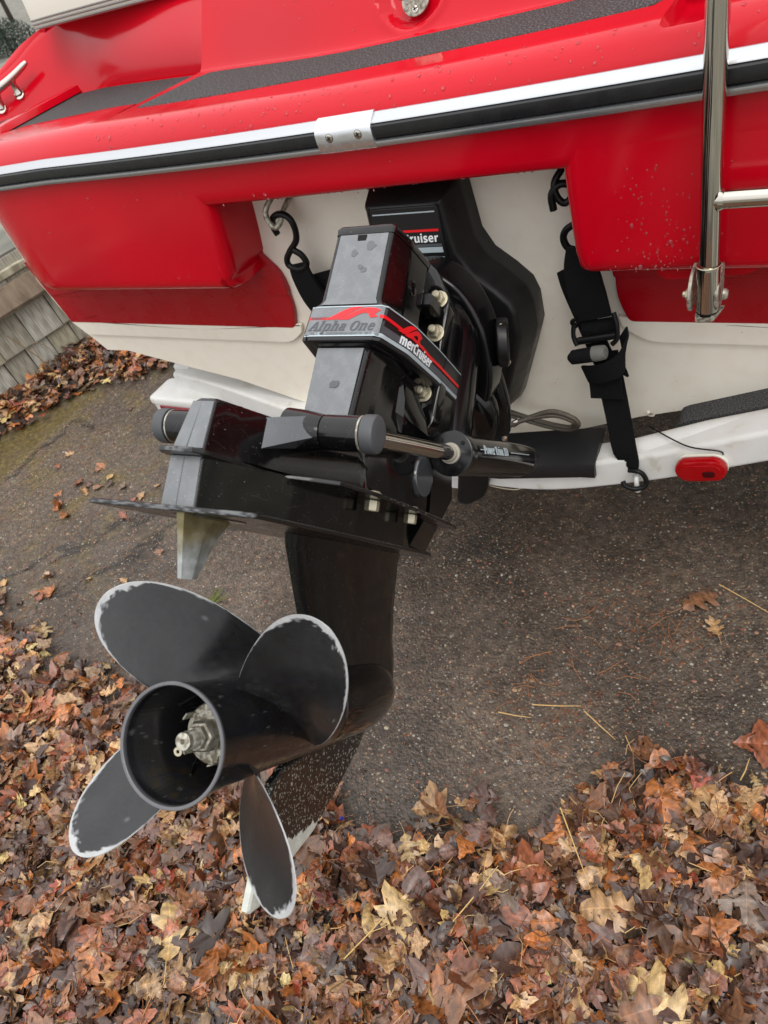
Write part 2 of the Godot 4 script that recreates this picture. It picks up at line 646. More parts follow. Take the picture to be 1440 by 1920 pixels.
func make_stern_drive() -> void:
	var t := Transform3D(Basis(Vector3(0.98434, -0.06443, -0.16410), Vector3(-0.09302, 0.60091, -0.79389), Vector3(0.14976, 0.79672, 0.58550)), Vector3(0.24538, 0.87323, 0.87239))
	t.basis = t.basis.orthonormalized()
	var d := thing("stern_drive", "black stern drive with four-bladed propeller, tilted up behind the red boat", "boat engine", t)

	# upper housing with a rear face painted in the grey of reflected sky
	var s := Shape.new()
	s.loft([half_ring([[0.0505, -0.2365], [0.062, -0.30], [0.058, -0.36], [0.05, -0.40]], 0.4966, 4, 0.006),
		half_ring([[0.047, -0.2385], [0.055, -0.30], [0.054, -0.36], [0.045, -0.40]], 0.4995, 4, 0.006),
		half_ring([[0.0415, -0.2405], [0.051, -0.295], [0.0525, -0.355], [0.04, -0.375]], 0.506, 4, 0.006),
		half_ring([[0.0405, -0.2435], [0.05, -0.295], [0.052, -0.355], [0.04, -0.372]], 0.525, 4, 0.006),
		half_ring([[0.0395, -0.257], [0.0475, -0.305], [0.0515, -0.365], [0.04, -0.38]], 0.602, 4, 0.006)])
	obj("upper_housing", s, M.black, d)
	s = Shape.new()
	s.loft([half_ring([[0.0405, -0.2565], [0.0485, -0.305], [0.0525, -0.368], [0.04, -0.385]], 0.6025, 4, 0.006),
		half_ring([[0.0410, -0.2575], [0.0488, -0.305], [0.0528, -0.372], [0.04, -0.39]], 0.611, 4, 0.006),
		half_ring([[0.0385, -0.2605], [0.046, -0.307], [0.050, -0.372], [0.038, -0.388]], 0.6155, 4, 0.006),
		half_ring([[0.032, -0.268], [0.039, -0.31], [0.043, -0.368], [0.033, -0.38]], 0.618, 4, 0.006)])
	obj("top_cover", s, M.black, d)
	# the rear face, sky reflection painted in as grey, and its square drain hole
	s = Shape.new()
	s.loft([PackedVector3Array([Vector3(-0.0385, 0.5, -0.2375), Vector3(0.0385, 0.5, -0.2375), Vector3(0.0385, 0.5, -0.2366), Vector3(-0.0385, 0.5, -0.2366)]),
		PackedVector3Array([Vector3(-0.0345, 0.508, -0.2415), Vector3(0.0345, 0.508, -0.2415), Vector3(0.0345, 0.508, -0.2402), Vector3(-0.0345, 0.508, -0.2402)]),
		PackedVector3Array([Vector3(-0.0345, 0.53, -0.2450), Vector3(0.0345, 0.53, -0.2450), Vector3(0.0345, 0.53, -0.2437), Vector3(-0.0345, 0.53, -0.2437)]),
		PackedVector3Array([Vector3(-0.0335, 0.6015, -0.2575), Vector3(0.0335, 0.6015, -0.2575), Vector3(0.0335, 0.6015, -0.2562), Vector3(-0.0335, 0.6015, -0.2562)])])
	var face := obj("rear_face", s, M.sky_sheen_grey, d)
	face.set_meta("label", "rear face with sky reflection painted in as grey")
	s = Shape.new()
	s.box(Vector3(-0.002, 0.5945, -0.2555), Vector3(0.0125, 0.0115, 0.002), 0.0004)
	obj("drain_hole", s, M.dark_hole, d)
	s = Shape.new()
	s.prism(PackedVector2Array([Vector2(-0.036, 0.6035), Vector2(0.036, 0.6035), Vector2(0.0355, 0.6105), Vector2(-0.0355, 0.6105)]), Vector3(0, 0, -0.2572), Vector3.RIGHT, Vector3(0, 1, -0.1), 0.0014, 0.0004)
	obj("rear_face", s, M.sky_sheen_grey, d)

	# collar with the decals
	s = Shape.new()
	var rows := []
	for k in [[0.4472, -0.005], [0.4480, -0.0015], [0.4500, -0.0002], [0.4517, 0.0], [0.4968, 0.0], [0.4985, -0.0012], [0.4995, -0.006]]:
		var ring := PackedVector3Array()
		for i in 33:
			ring.append(collar_at(0.388 * i / 32.0, k[0], k[1]))
		for i in 33:
			var p := ring[32 - i]
			if i < 25: ring.append(Vector3(-p.x, p.y, p.z))
		rows.append(ring)
	s.loft(rows)
	var col := obj("decal_collar", s, M.ink_black, d, 30.0)
	obj("rear_panel", collar_strip(0.004, 0.104, 0.4545, 0.4945), M.sky_sheen_grey, col).set_meta("label", "rear part of the decal, greyed by painted sky reflection")  # black print greyed to carry the reflected sky
	obj("white_line", collar_strip(0.003, 0.386, 0.4950, 0.4966), M.ink_silver, col)
	obj("silver_stripe", collar_strip(0.003, 0.386, 0.4528, 0.4582), M.ink_silver, col)
	obj("grey_stripe", collar_strip(0.1085, 0.384, 0.4590, 0.4690), M.ink_grey, col)
	var red_line := Shape.new()
	rows = []
	for i in 61:
		var q := 0.1 + (0.384 - 0.1) * i / 60.0
		var y := 0.4805 - 0.0035 * smoothstep(0.1, 0.2, q) - 0.003 * smoothstep(0.2, 0.25, q)
		rows.append(PackedVector3Array([collar_at(q, y - 0.0022, 0.0003), collar_at(q, y - 0.0022, 0.0014), collar_at(q, y + 0.0022, 0.0014), collar_at(q, y + 0.0022, 0.0003)]))
	red_line.loft(rows)
	obj("red_line", red_line, M.ink_red, col)
	obj("red_line", collar_strip(0.002, 0.036, 0.4765, 0.4805), M.ink_red, col)
	obj("parting_line", collar_strip(0.3020, 0.3032, 0.4510, 0.4975), M.dark_hole, col)
	for f in flame(0.024, 0.4768, 0.076, 0.0180): obj("red_wave", collar_patch(f), M.ink_red, col, 38.0, null, false)
	for f in flame(0.136, 0.4748, 0.066, 0.0190): obj("red_wave", collar_patch(f), M.ink_red, col, 38.0, null, false)
	put("lettering", collar_text("Alpha One", "Droid Serif", 0.0535, 0.4672, 0.0185, 0.90, 0.28), M.ink_grey, col)
	put("lettering", collar_text("merCruiser", "Droid Sans", 0.198, 0.4670, 0.0200, 0.95, 0.10), M.ink_white, col)

	# column below the collar
	s = Shape.new()
	s.loft([half_ring([[0.031, -0.205], [0.042, -0.25], [0.060, -0.33], [0.062, -0.42]], 0.30),
		half_ring([[0.0330, -0.2165], [0.041, -0.252], [0.05, -0.33], [0.05, -0.42]], 0.358),
		half_ring([[0.0355, -0.2315], [0.042, -0.27], [0.044, -0.34], [0.045, -0.42]], 0.43),
		half_ring([[0.0365, -0.2335], [0.043, -0.28], [0.046, -0.34], [0.048, -0.42]], 0.443),
		half_ring([[0.042, -0.2300], [0.054, -0.29], [0.06, -0.36], [0.06, -0.42]], 0.4478)])
	obj("column", s, M.black, d)
	s = Shape.new()
	s.prism(PackedVector2Array([Vector2(-0.0285, 0), Vector2(0.0285, 0), Vector2(0.0315, 0.136), Vector2(-0.0315, 0.136)]), Vector3(0, 0.305, -0.2042), Vector3.RIGHT, Vector3(0, 1, -0.201), 0.0018, 0.0006)
	obj("rear_face", s, M.sky_sheen_grey, d).set_meta("label", "rear face with sky reflection painted in as grey")  # column's rear plate, reflected sky painted in likewise
	# chip in the paint
	s = Shape.new()
	var chip := PackedVector2Array()
	for p in [[-5, 1], [-2, 4], [1, 3.4], [4, 3.6], [5, 1.2], [4, -2], [1, -3.6], [-1.5, -3], [-4, -3.2], [-4.4, -1]]:
		chip.append(Vector2(p[0], p[1]) * 0.0013)
	s.prism(chip, Vector3(0.003, 0.392, -0.2199), Vector3.RIGHT, Vector3(0, 1, -0.201), 0.0009)
	obj("paint_chip", s, M.ink_grey, d)

	for k in [[-0.008, 0.574, 0.0055], [0.013, 0.584, 0.0075], [0.004, 0.5535, 0.004], [0.010, 0.5485, 0.0042]]:
		s = Shape.new()
		var blot := PackedVector2Array()
		for i in 9:
			var a := TAU * i / 9
			blot.append(Vector2(cos(a) * 1.2, sin(a)) * k[2] * (0.55 + 0.45 * absf(sin(i * 2.3 + k[0] * 300.0))))
		s.prism(blot, Vector3(k[0], k[1], -0.2437 - (k[1] - 0.53) * 0.1748 + 0.00005), Vector3.RIGHT, Vector3(0, 1, -0.1748), 0.0004)
		obj("stain", s, M.stain, d)
	s = Shape.new()
	s.lathe([[0.0105, -0.003], [0.0105, 0.001], [0.0085, 0.0016], [0.0070, 0.0002], [0.0, 0.0]], Vector3(0.0508, 0.553, -0.318), Vector3(1, 0, 0.05), 20)
	obj("side_plug", s, M.black, d)

	# flange between upper housing and bell housing, with ears and nuts
	s = Shape.new()
	var fl := Poly.rounded([[-0.02, 0.645, 0.01], [0.02, 0.645, 0.01], [0.045, 0.628, 0.01], [0.072, 0.575, 0.01], [0.066, 0.505, 0.006], [0.072, 0.45, 0.006], [0.068, 0.395, 0.01], [0.035, 0.355, 0.01], [-0.035, 0.355, 0.01], [-0.068, 0.395, 0.01], [-0.072, 0.45, 0.006], [-0.066, 0.505, 0.006], [-0.072, 0.575, 0.01], [-0.045, 0.628, 0.01]], 3)
	s.prism(fl, Vector3(0, 0, -0.448), Vector3.RIGHT, Vector3.UP, 0.03, 0.003)
	obj("flange", s, M.black, d)
	s = Shape.new()
	s.box(Vector3(0.0515, 0.556, -0.385), Vector3(0.024, 0.021, 0.05), 0.003)
	obj("housing_boss", s, M.black, d)
	s = Shape.new()
	s.loft([half_ring([[0.036, -0.36], [0.04, -0.43]], 0.50), half_ring([[0.036, -0.36], [0.036, -0.43]], 0.60), half_ring([[0.03, -0.37], [0.03, -0.43]], 0.628)])
	obj("housing_neck", s, M.black, d)
	# scoop wing beside the lower stud
	s = Shape.new()
	s.loft([PackedVector3Array([Vector3(0.040, 0.455, -0.335), Vector3(0.047, 0.447, -0.345), Vector3(0.050, 0.42, -0.40), Vector3(0.04, 0.42, -0.40)]),
		PackedVector3Array([Vector3(0.043, 0.41, -0.325), Vector3(0.054, 0.405, -0.33), Vector3(0.060, 0.40, -0.40), Vector3(0.045, 0.40, -0.41)]),
		PackedVector3Array([Vector3(0.046, 0.385, -0.32), Vector3(0.057, 0.38, -0.325), Vector3(0.068, 0.372, -0.40), Vector3(0.05, 0.372, -0.41)]),
		PackedVector3Array([Vector3(0.048, 0.362, -0.33), Vector3(0.053, 0.36, -0.335), Vector3(0.06, 0.355, -0.40), Vector3(0.05, 0.355, -0.41)])])
	obj("stud_scoop", s, M.black, d, 25.0)
	for i in 6:
		var side := 1.0 if i < 3 else -1.0
		var at: Vector3 = [Vector3(0.0555, 0.5785, -0.4165), Vector3(0.0560, 0.5275, -0.4165), Vector3(0.0478, 0.4375, -0.4165)][i % 3]
		at.x *= side
		s = Shape.new()
		s.lathe([[0.0125, 0.0], [0.0130, 0.0004], [0.0130, 0.0018], [0.0122, 0.0024]], at, Vector3.BACK, 20)
		var w := obj("washer", s, M.zinc, d)
		obj("nut", hex_nut(at + Vector3(0, 0, 0.0024), Vector3.BACK, 0.0092, 0.008), M.zinc, w)
		s = Shape.new()
		s.lathe([[0.0058, 0.0], [0.0058, 0.0045], [0.0062, 0.005], [0.0056, 0.0065], [0.0062, 0.008], [0.0056, 0.0095], [0.0058, 0.011], [0.0040, 0.0125]], at + Vector3(0, 0, 0.0104), Vector3.BACK, 14)
		obj("stud", s, M.zinc, w)
		if i % 3 == 2:
			s = Shape.new()
			s.prism(Poly.rounded([[-0.011, -0.004, 0.004], [0.011, -0.004, 0.004], [0.006, 0.024, 0.005], [-0.006, 0.024, 0.005]], 3), at + Vector3(0, 0, 0.0003), Vector3.RIGHT, Vector3.UP, 0.0016, 0.0004)
			obj("ground_plate", s, M.zinc, w)
			s = Shape.new()
			s.lathe([[0.0045, 0.0], [0.0045, 0.002], [0.003, 0.0032]], at + Vector3(0, 0.017, 0.0018), Vector3.BACK, 12)
			obj("screw", s, M.zinc, w)

	# lower block with the tail, seen above the plates
	s = Shape.new()
	s.loft([half_ring([[0.0180, 0.0370, 0.002], [0.0235, 0.016], [0.045, -0.08], [0.064, -0.20], [0.066, -0.36], [0.04, -0.47]], 0.2055, 3, 0.01),
		half_ring([[0.0165, 0.0345, 0.002], [0.0225, 0.013], [0.045, -0.08], [0.064, -0.20], [0.066, -0.36], [0.04, -0.47]], 0.2540, 3, 0.01)])
	obj("lower_block", s, M.black, d)
	s = Shape.new()
	s.loft([half_ring([[0.0165, 0.0345, 0.002], [0.021, 0.010], [0.036, -0.05], [0.068, -0.20], [0.070, -0.36], [0.045, -0.47]], 0.2585, 3, 0.01),
		half_ring([[0.0135, 0.0260, 0.002], [0.019, 0.003], [0.033, -0.050], [0.066, -0.20], [0.066, -0.36], [0.045, -0.47]], 0.290, 3, 0.01),
		half_ring([[0.0120, 0.0210, 0.002], [0.018, -0.002], [0.033, -0.055], [0.060, -0.20], [0.060, -0.36], [0.045, -0.47]], 0.305, 3, 0.01),
		half_ring([[0.0085, 0.0160, 0.002], [0.015, -0.006], [0.030, -0.06], [0.055, -0.20], [0.055, -0.35], [0.04, -0.46]], 0.3095, 3, 0.01)])
	obj("tail_block", s, M.black, d)
	for k in [[0.2075, 0.0362, 0.2530, 0.0340, 0.0170, 0.0158], [0.2600, 0.0335, 0.3050, 0.0205, 0.0155, 0.0112]]:
		s = Shape.new()
		var hgt: float = k[2] - k[0]
		s.prism(PackedVector2Array([Vector2(-k[4], 0), Vector2(k[4], 0), Vector2(k[5], hgt), Vector2(-k[5], hgt)]), Vector3(0, k[0], k[1]), Vector3.RIGHT, Vector3(0, 1, (k[3] - k[1]) / hgt), 0.0022, 0.0008)
		obj("tail_face", s, M.sky_sheen_grey, d).set_meta("label", "face of the tail with sky reflection painted in as grey")  # sloping tail lightened to stand for sky reflection
		s = Shape.new()
		s.tube(PackedVector3Array([Vector3(-0.001, k[0] + 0.001, k[1] + 0.0021), Vector3(-0.001, k[2] - 0.001, k[3] + 0.0021)]), 0.0005, 6)
		obj("casting_seam", s, M.ink_grey, d)
	# bosses and pins of the trim cylinders
	for side in [1.0, -1.0]:
		s = Shape.new()
		s.lathe([[0.0235, 0.0], [0.0215, 0.02], [0.0185, 0.036], [0.0175, 0.040]], Vector3(0.03 * side, 0.3035, -0.082), Vector3(side, 0, 0), 28)
		obj("pin_boss", s, M.black, d)
		s = Shape.new()
		s.lathe([[0.0172, 0.0], [0.0178, 0.001], [0.0178, 0.040], [0.0170, 0.0415]], Vector3(0.0712 * side, 0.3035, -0.082), Vector3(side, 0, 0), 32)
		obj("rod_eye", s, M.black, d)
		s = Shape.new()
		s.lathe([[0.0176, 0.0], [0.0181, 0.0003], [0.0181, 0.0018], [0.0176, 0.0022]], Vector3(0.1105 * side, 0.3035, -0.082), Vector3(side, 0, 0), 32)
		obj("bare_metal_rim", s, M.old_metal, d)
		s = Shape.new()
		s.lathe([[0.0150, 0.0], [0.0190, 0.0006], [0.0192, 0.002], [0.0192, 0.011], [0.0184, 0.0135], [0.0160, 0.0150], [0.010, 0.0155]], Vector3(0.1138 * side, 0.3035, -0.082), Vector3(side, 0, 0), 32)
		obj("pin_cap", s, M.rubber, d)
	s = Shape.new()
	s.loft([PackedVector3Array([Vector3(0.018, 0.306, -0.040), Vector3(0.0295, 0.3070, -0.040), Vector3(0.0315, 0.276, -0.034), Vector3(0.020, 0.272, -0.034)]),
		PackedVector3Array([Vector3(0.035, 0.3135, -0.062), Vector3(0.050, 0.3135, -0.060), Vector3(0.0510, 0.287, -0.053), Vector3(0.035, 0.28, -0.055)]),
		PackedVector3Array([Vector3(0.05, 0.3205, -0.082), Vector3(0.0705, 0.3205, -0.080), Vector3(0.0705, 0.297, -0.07), Vector3(0.05, 0.286, -0.08)])])
	obj("boss_fairing", s, M.half_sky_sheen_grey, d, 60.0)  # facet lightened in colour for the sky it reflects
	s = Shape.new()
	s.loft([PackedVector3Array([Vector3(0.0505, 0.3245, -0.2), Vector3(0.0625, 0.318, -0.2), Vector3(0.066, 0.27, -0.2), Vector3(0.05, 0.262, -0.2)]), PackedVector3Array([Vector3(0.045, 0.33, -0.30), Vector3(0.085, 0.33, -0.30), Vector3(0.085, 0.258, -0.30), Vector3(0.045, 0.258, -0.30)]), PackedVector3Array([Vector3(0.045, 0.37, -0.40), Vector3(0.075, 0.36, -0.40), Vector3(0.078, 0.258, -0.40), Vector3(0.045, 0.258, -0.40)])])
	obj("shoulder", s, M.black, d, 40.0)
	# splash plate and anti-ventilation plate
	s = Shape.new()
	var ol := PackedVector2Array()
	var half := [[0.006, 0.0535], [0.017, 0.051], [0.024, 0.040], [0.026, 0.0], [0.029, -0.05], [0.036, -0.075], [0.060, -0.085], [0.086, -0.098], [0.0965, -0.16], [0.0995, -0.25], [0.0985, -0.34], [0.093, -0.48], [0.086, -0.535]]
	for p in half: ol.append(Vector2(p[0], -p[1]))
	for i in half.size(): ol.append(Vector2(-half[half.size() - 1 - i][0], -half[half.size() - 1 - i][1]))
	s.prism(ol, Vector3(0, 0.2535, 0), Vector3.RIGHT, Vector3(0, 0, -1), 0.0050, 0.0012)
	var edge_noise := noise(240.0, 4, 46)
	var edge_paint := func(p: Vector3) -> Color:
		var k := 0.010 + (0.05 if edge_noise.get_noise_3dv(p * 4.0) > 0.66 else 0.0)
		var rim := maxf(absf(p.x) - (0.0935 if p.y < 0.23 else 0.0965), p.z - (0.0475 if p.y < 0.23 else 0.050))
		if rim + 0.005 * edge_noise.get_noise_3dv(p) > 0.0036: return Color(0.12, 0.123, 0.126)
		return Color(k, k, k)
	obj("splash_plate", cut_fine(s, 0.006), M.prop, d, 38.0, edge_paint)
	s = Shape.new()
	ol = Poly.rounded([[0.087, -0.051, 0.006], [0.0925, 0.10, 0.02], [0.0945, 0.30, 0.05], [0.092, 0.405, 0.02], [0.06, 0.50, 0.03], [0.0, 0.535, 0.03], [-0.06, 0.50, 0.03], [-0.092, 0.405, 0.02], [-0.0945, 0.30, 0.05], [-0.0925, 0.10, 0.02], [-0.087, -0.051, 0.006]], 3)
	s.prism(ol, Vector3(0, 0.2035, 0), Vector3.RIGHT, Vector3(0, 0, -1), 0.0050, 0.0016)
	obj("anti_ventilation_plate", cut_fine(s, 0.006), M.prop, d, 38.0, edge_paint)
	for at in [Vector3(0.079, 0.2535, -0.2025), Vector3(0.079, 0.2535, -0.336)]:
		obj("plate_bolt", hex_nut(at, Vector3.DOWN, 0.0085, 0.013), M.zinc, d)
		s = Shape.new()
		s.lathe([[0.010, 0.0], [0.0102, 0.002], [0.007, 0.005]], at + Vector3(0, 0.005, 0), Vector3.UP, 16)
		obj("bolt_end", s, M.zinc, d)
	# grey zinc fin under the plate
	s = Shape.new()
	s.loft([PackedVector3Array([Vector3(-0.004, 0.2035, 0.032), Vector3(0.004, 0.2035, 0.032), Vector3(0.010, 0.2035, -0.005), Vector3(0.009, 0.2035, -0.034), Vector3(-0.009, 0.2035, -0.034), Vector3(-0.010, 0.2035, -0.005)]),
		PackedVector3Array([Vector3(-0.003, 0.185, 0.028), Vector3(0.003, 0.185, 0.028), Vector3(0.008, 0.185, 0.005), Vector3(0.006, 0.185, -0.019), Vector3(-0.006, 0.185, -0.019), Vector3(-0.008, 0.185, 0.005)]),
		PackedVector3Array([Vector3(-0.002, 0.147, 0.0205), Vector3(0.002, 0.147, 0.0205), Vector3(0.0055, 0.147, 0.010), Vector3(0.003, 0.147, -0.0005), Vector3(-0.003, 0.147, -0.0005), Vector3(-0.0055, 0.147, 0.010)])])
	var zn := noise(60.0, 4, 44)
	obj("zinc_fin", cut_fine(s, 0.004), M.anode, d, 30.0, func(p: Vector3) -> Color: return Color(0.24, 0.20, 0.10).lerp(Color(0.42, 0.45, 0.46), smoothstep(0.196, 0.165, p.y + 0.25 * p.z + 0.012 * zn.get_noise_3dv(p)))).set_meta("label", "stubby corroded zinc fin")
	s = Shape.new()
	s.lathe([[0.034, 0.0], [0.0335, 0.0010], [0.018, 0.0018]], Vector3(0, 0.2036, -0.012), Vector3.DOWN, 28)
	obj("fin_seat", s, M.black, d)

	# strut, torpedo and skeg
	s = Shape.new()
	var foil := []
	for k in [[0.206, -0.152, -0.500, 0.028], [0.19, -0.158, -0.498, 0.024], [0.145, -0.186, -0.502, 0.0225], [0.114, -0.206, -0.506, 0.0225], [0.07, -0.225, -0.510, 0.0255], [0.045, -0.235, -0.515, 0.031], [0.0, -0.25, -0.505, 0.042]]:
		var ring := PackedVector3Array()
		for i in 28:
			var a := TAU * i / 28
			var c := (1.0 - cos(a)) / 2.0
			var th: float = k[3] * (0.10 + 1.45 * sqrt(c) * (1.0 - c * 0.62)) * signf(sin(a)) * minf(1.0, absf(sin(a)) * 2.2)
			ring.append(Vector3(th, k[0], lerpf(k[1], k[2], c)))
		foil.append(ring)
	s.loft(foil)
	obj("strut", s, M.black, d)
	s = Shape.new()
	s.lathe([[0.0, 0.0], [0.048, 0.0], [0.0520, 0.004], [0.0535, 0.02], [0.0540, 0.08], [0.0530, 0.125], [0.0500, 0.160], [0.0445, 0.186], [0.036, 0.208], [0.025, 0.222], [0.013, 0.229], [0.0, 0.231]], Vector3(0, 0, -0.268), Vector3(0, 0, -1), 48)
	obj("gearcase", s, M.black, d)
	s = Shape.new()
	var skeg := PackedVector2Array()
	for p in [[-0.268, -0.045], [-0.255, -0.056], [-0.215, -0.062], [-0.190, -0.075], [-0.186, -0.12], [-0.180, -0.165], [-0.1725, -0.208], [-0.180, -0.2125], [-0.199, -0.2124], [-0.2706, -0.1802], [-0.3159, -0.1649], [-0.3695, -0.1313], [-0.4361, -0.0835], [-0.47, -0.045]]:
		skeg.append(Vector2(p[0], p[1]))
	var fine := []
	for lay in [[-0.0055, 0.003], [-0.0035, 0.0], [0.0035, 0.0], [0.0055, 0.003]]:
		var ring := PackedVector3Array()
		for p in Poly.inset(skeg, lay[1]): ring.append(Vector3(lay[0], p.y, p.x))
		fine.append(ring)
	s.loft(fine)
	s = cut_fine(s, 0.0026)
	var sn := noise(70.0, 5, 41)
	var sp := noise(900.0, 1, 42)
	obj("skeg", s, M.prop, d, 38.0, func(p: Vector3) -> Color:
		if p.y + sn.get_noise_3dv(p) * 0.012 < -0.152: return Color(0.62, 0.64, 0.58)
		if sp.get_noise_3dv(p) > 0.56 and p.y < -0.06: return Color(0.42, 0.40, 0.33)
		return Color(0.012, 0.012, 0.013))
	s = Shape.new()
	s.lathe([[0.018, 0.0], [0.017, 0.002], [0.013, 0.003], [0.013, 0.001]], Vector3(0.0565, 0.0, -0.2), Vector3(1, 0, 0), 20)

	# propeller
	var prop := Shape.new()
	prop.lathe([[0.0520, -0.0006], [0.0528, 0.0], [0.0548, 0.0], [0.0554, -0.0010], [0.0549, -0.005], [0.0525, -0.022], [0.0510, -0.045], [0.0505, -0.09], [0.0510, -0.15], [0.0520, -0.21], [0.0530, -0.255], [0.0530, -0.264], [0.048, -0.2655]], Vector3.ZERO, Vector3.BACK, 72, false)
	prop.lathe([[0.0520, -0.0006], [0.0505, -0.01], [0.0478, -0.045], [0.0470, -0.10], [0.0470, -0.20], [0.0, -0.20]], Vector3(0, 0, 0), Vector3.BACK, 72, false)
	var hub_paint := func(p: Vector3) -> Color:
		var k := (0.011 if Vector2(p.x, p.y).length() > 0.0503 else 0.022) + 0.004 * sn.get_noise_3dv(p * 0.4)
		if sp.get_noise_3dv(p) > 0.80: k += 0.08
		if p.z > -0.003 and Vector2(p.x, p.y).length() > 0.0515: k = 0.12
		if p.y < -0.03 and Vector2(p.x, p.y).length() < 0.05 and sn.get_noise_3dv(p) > 0.15: return Color(0.034, 0.027, 0.016)
		return Color(k, k, k * 1.06)
	var pr := obj("propeller", cut_fine(prop, 0.007), M.prop, d, 38.0, hub_paint, false)
	for k in 4:
		var b := put("propeller_blade", make_blade(-0.3395 + k * PI / 2.0, 60 + k), M.prop, pr)
		b.set_meta("label", ["upper left blade, broadest in view, with worn white tip", "upper right blade with worn white rim", "lowest blade, seen edge-on, with bare tip", "left blade behind the open hub with worn white tip"][k])
	s = Shape.new()
	s.lathe([[0.0215, -0.2], [0.0215, -0.075], [0.0200, -0.072], [0.012, -0.072]], Vector3.ZERO, Vector3.BACK, 32)
	obj("inner_hub", s, M.plastic, pr)
	s = Shape.new()
	s.lathe([[0.012, -0.0715], [0.0290, -0.0715], [0.0300, -0.069], [0.0300, -0.066], [0.0285, -0.064], [0.018, -0.064]], Vector3.ZERO, Vector3.BACK, 36)
	obj("thrust_washer", s, M.old_metal, pr)
	s = Shape.new()
	var tabs := PackedVector2Array()
	for i in 10:
		for k in 6:
			var a := TAU * (i + k / 6.0) / 10
			tabs.append(Vector2(cos(a), sin(a)) * (0.0275 if k < 2 and i % 2 == 0 else 0.0225))
	s.prism(tabs, Vector3(0, 0, -0.0638), Vector3.RIGHT, Vector3.UP, 0.0022, 0.0004)
	for i in [0, 2, 4, 6, 8]:
		var a: float = TAU * (i + 0.17) / 10
		var tab := Shape.new()
		tab.box(Vector3(0.0275, 0, -0.057), Vector3(0.0018, 0.0075, 0.015), 0.0004)
		s.add(tab, Transform3D(Basis(Vector3.BACK, a), Vector3.ZERO))
	obj("tab_washer", s, M.old_metal, pr)
	s = Shape.new()
	s.lathe([[0.0148, -0.0615], [0.0160, -0.060], [0.0160, -0.046], [0.0140, -0.043], [0.0115, -0.0425], [0.0115, -0.037], [0.0105, -0.036]], Vector3.ZERO, Vector3.BACK, 6, true, 0.2)
	obj("propeller_nut", s, M.old_metal, pr)
	s = Shape.new()
	var thread := [[0.0085, -0.0365]]
	for i in 6:
		thread.append([0.0086, -0.036 + i * 0.0022])
		thread.append([0.0076, -0.0349 + i * 0.0022])
	thread.append_array([[0.0084, -0.0225], [0.0080, -0.0182], [0.0070, -0.0176], [0.0026, -0.0176], [0.0022, -0.0190], [0.0016, -0.022]])
	s.lathe(thread, Vector3.ZERO, Vector3.BACK, 28)
	obj("propeller_shaft", s, M.old_metal, pr)
	s = Shape.new()
	s.lathe([[0.0042, 0.0], [0.0042, 0.0014], [0.0018, 0.0014], [0.0018, 0.0]], Vector3(-0.0060, -0.0105, -0.0225), Vector3(0.1, -0.1, 1), 16, false)
	s.box(Vector3(-0.0035, -0.0075, -0.0235), Vector3(0.003, 0.006, 0.0012), 0.0003)
	obj("lock_tab", s, M.zinc, pr)

	# trim cylinders: the starboard one shows
	for side in [1.0, -1.0]:
		var a := Vector3(0.095 * side, 0.3035, -0.082)
		var f := Vector3(0.12 * side, 0.3388, -0.3477)
		var e := Vector3(0.1500 * side, 0.400, -0.700)
		var ax := (f - a).normalized()
		s = Shape.new()
		s.lathe([[0.0102, 0.0], [0.0102, a.distance_to(f)]], a, ax, 24)
		var cyl := obj("trim_rod", s, M.steel, d)
		ax = (e - f).normalized()
		s = Shape.new()
		s.lathe([[0.012, -0.001], [0.0285, 0.0], [0.0305, 0.0015], [0.0305, 0.020], [0.0290, 0.022]], f, ax, 40)
		obj("cylinder_flange", s, M.gloss_black, d)
		s = Shape.new()
		s.lathe([[0.0108, -0.010], [0.0112, -0.007], [0.0112, -0.004], [0.0138, -0.004], [0.0142, -0.001]], f, ax, 28)
		obj("rod_seal", s, M.seal, d)
		var u := ax.cross(Vector3.UP).normalized()
		var w := u.cross(ax)
		for k in 4:
			var an := TAU * k / 4 + 0.7
			s = Shape.new()
			s.lathe([[0.0030, 0.0], [0.0030, 0.0006], [0.0014, 0.0006]], f + (u * cos(an) + w * sin(an)) * 0.0215 - ax * 0.0008, -ax, 10)
			obj("flange_hole", s, M.dark_hole, d)
		s = Shape.new()
		var l := f.distance_to(e)
		s.lathe([[0.0275, 0.020], [0.0268, 0.03], [0.0262, l * 0.5], [0.0258, l - 0.03], [0.0215, l - 0.02]], f, ax, 32)
		s.tube(PackedVector3Array([f + ax * 0.03 - w * 0.022, f + ax * (l - 0.02) - w * 0.022]), 0.008, 12)
		obj("trim_cylinder", s, M.black, d)
		s = Shape.new()
		s.lathe([[0.022, l - 0.02], [0.0240, l - 0.018], [0.0240, l + 0.004], [0.021, l + 0.007], [0.01, l + 0.008]], f, ax, 28)
		obj("cylinder_cap", s, M.plastic, d)
		if side > 0.0:
			var tm := text_mesh("Power Trim XD", "Droid Serif", false, 0.017)
			var out := (Vector3(0.39, 0.17, 0.54) - f)
			out = (out - ax * out.dot(ax)).normalized()
			out = (out + w * 0.35).normalized()
			var up := out.cross(ax).normalized()
			put("lettering", tm, M.ink_silver, d, Transform3D(Basis(ax * 0.9, up, ax.cross(up)), f + ax * 0.115 + out * 0.0268))
			for k in [[0.045, 0.06], [0.19, 0.29]]:
				s = Shape.new()
				s.tube(PackedVector3Array([f + ax * k[0] + out * 0.0264, f + ax * k[1] + out * 0.0260]), 0.0009, 6)
				obj("printed_line", s, M.ink_silver, d)

	# bell housing, gimbal ring and the cover on the transom
	s = Shape.new()
	var bell := []
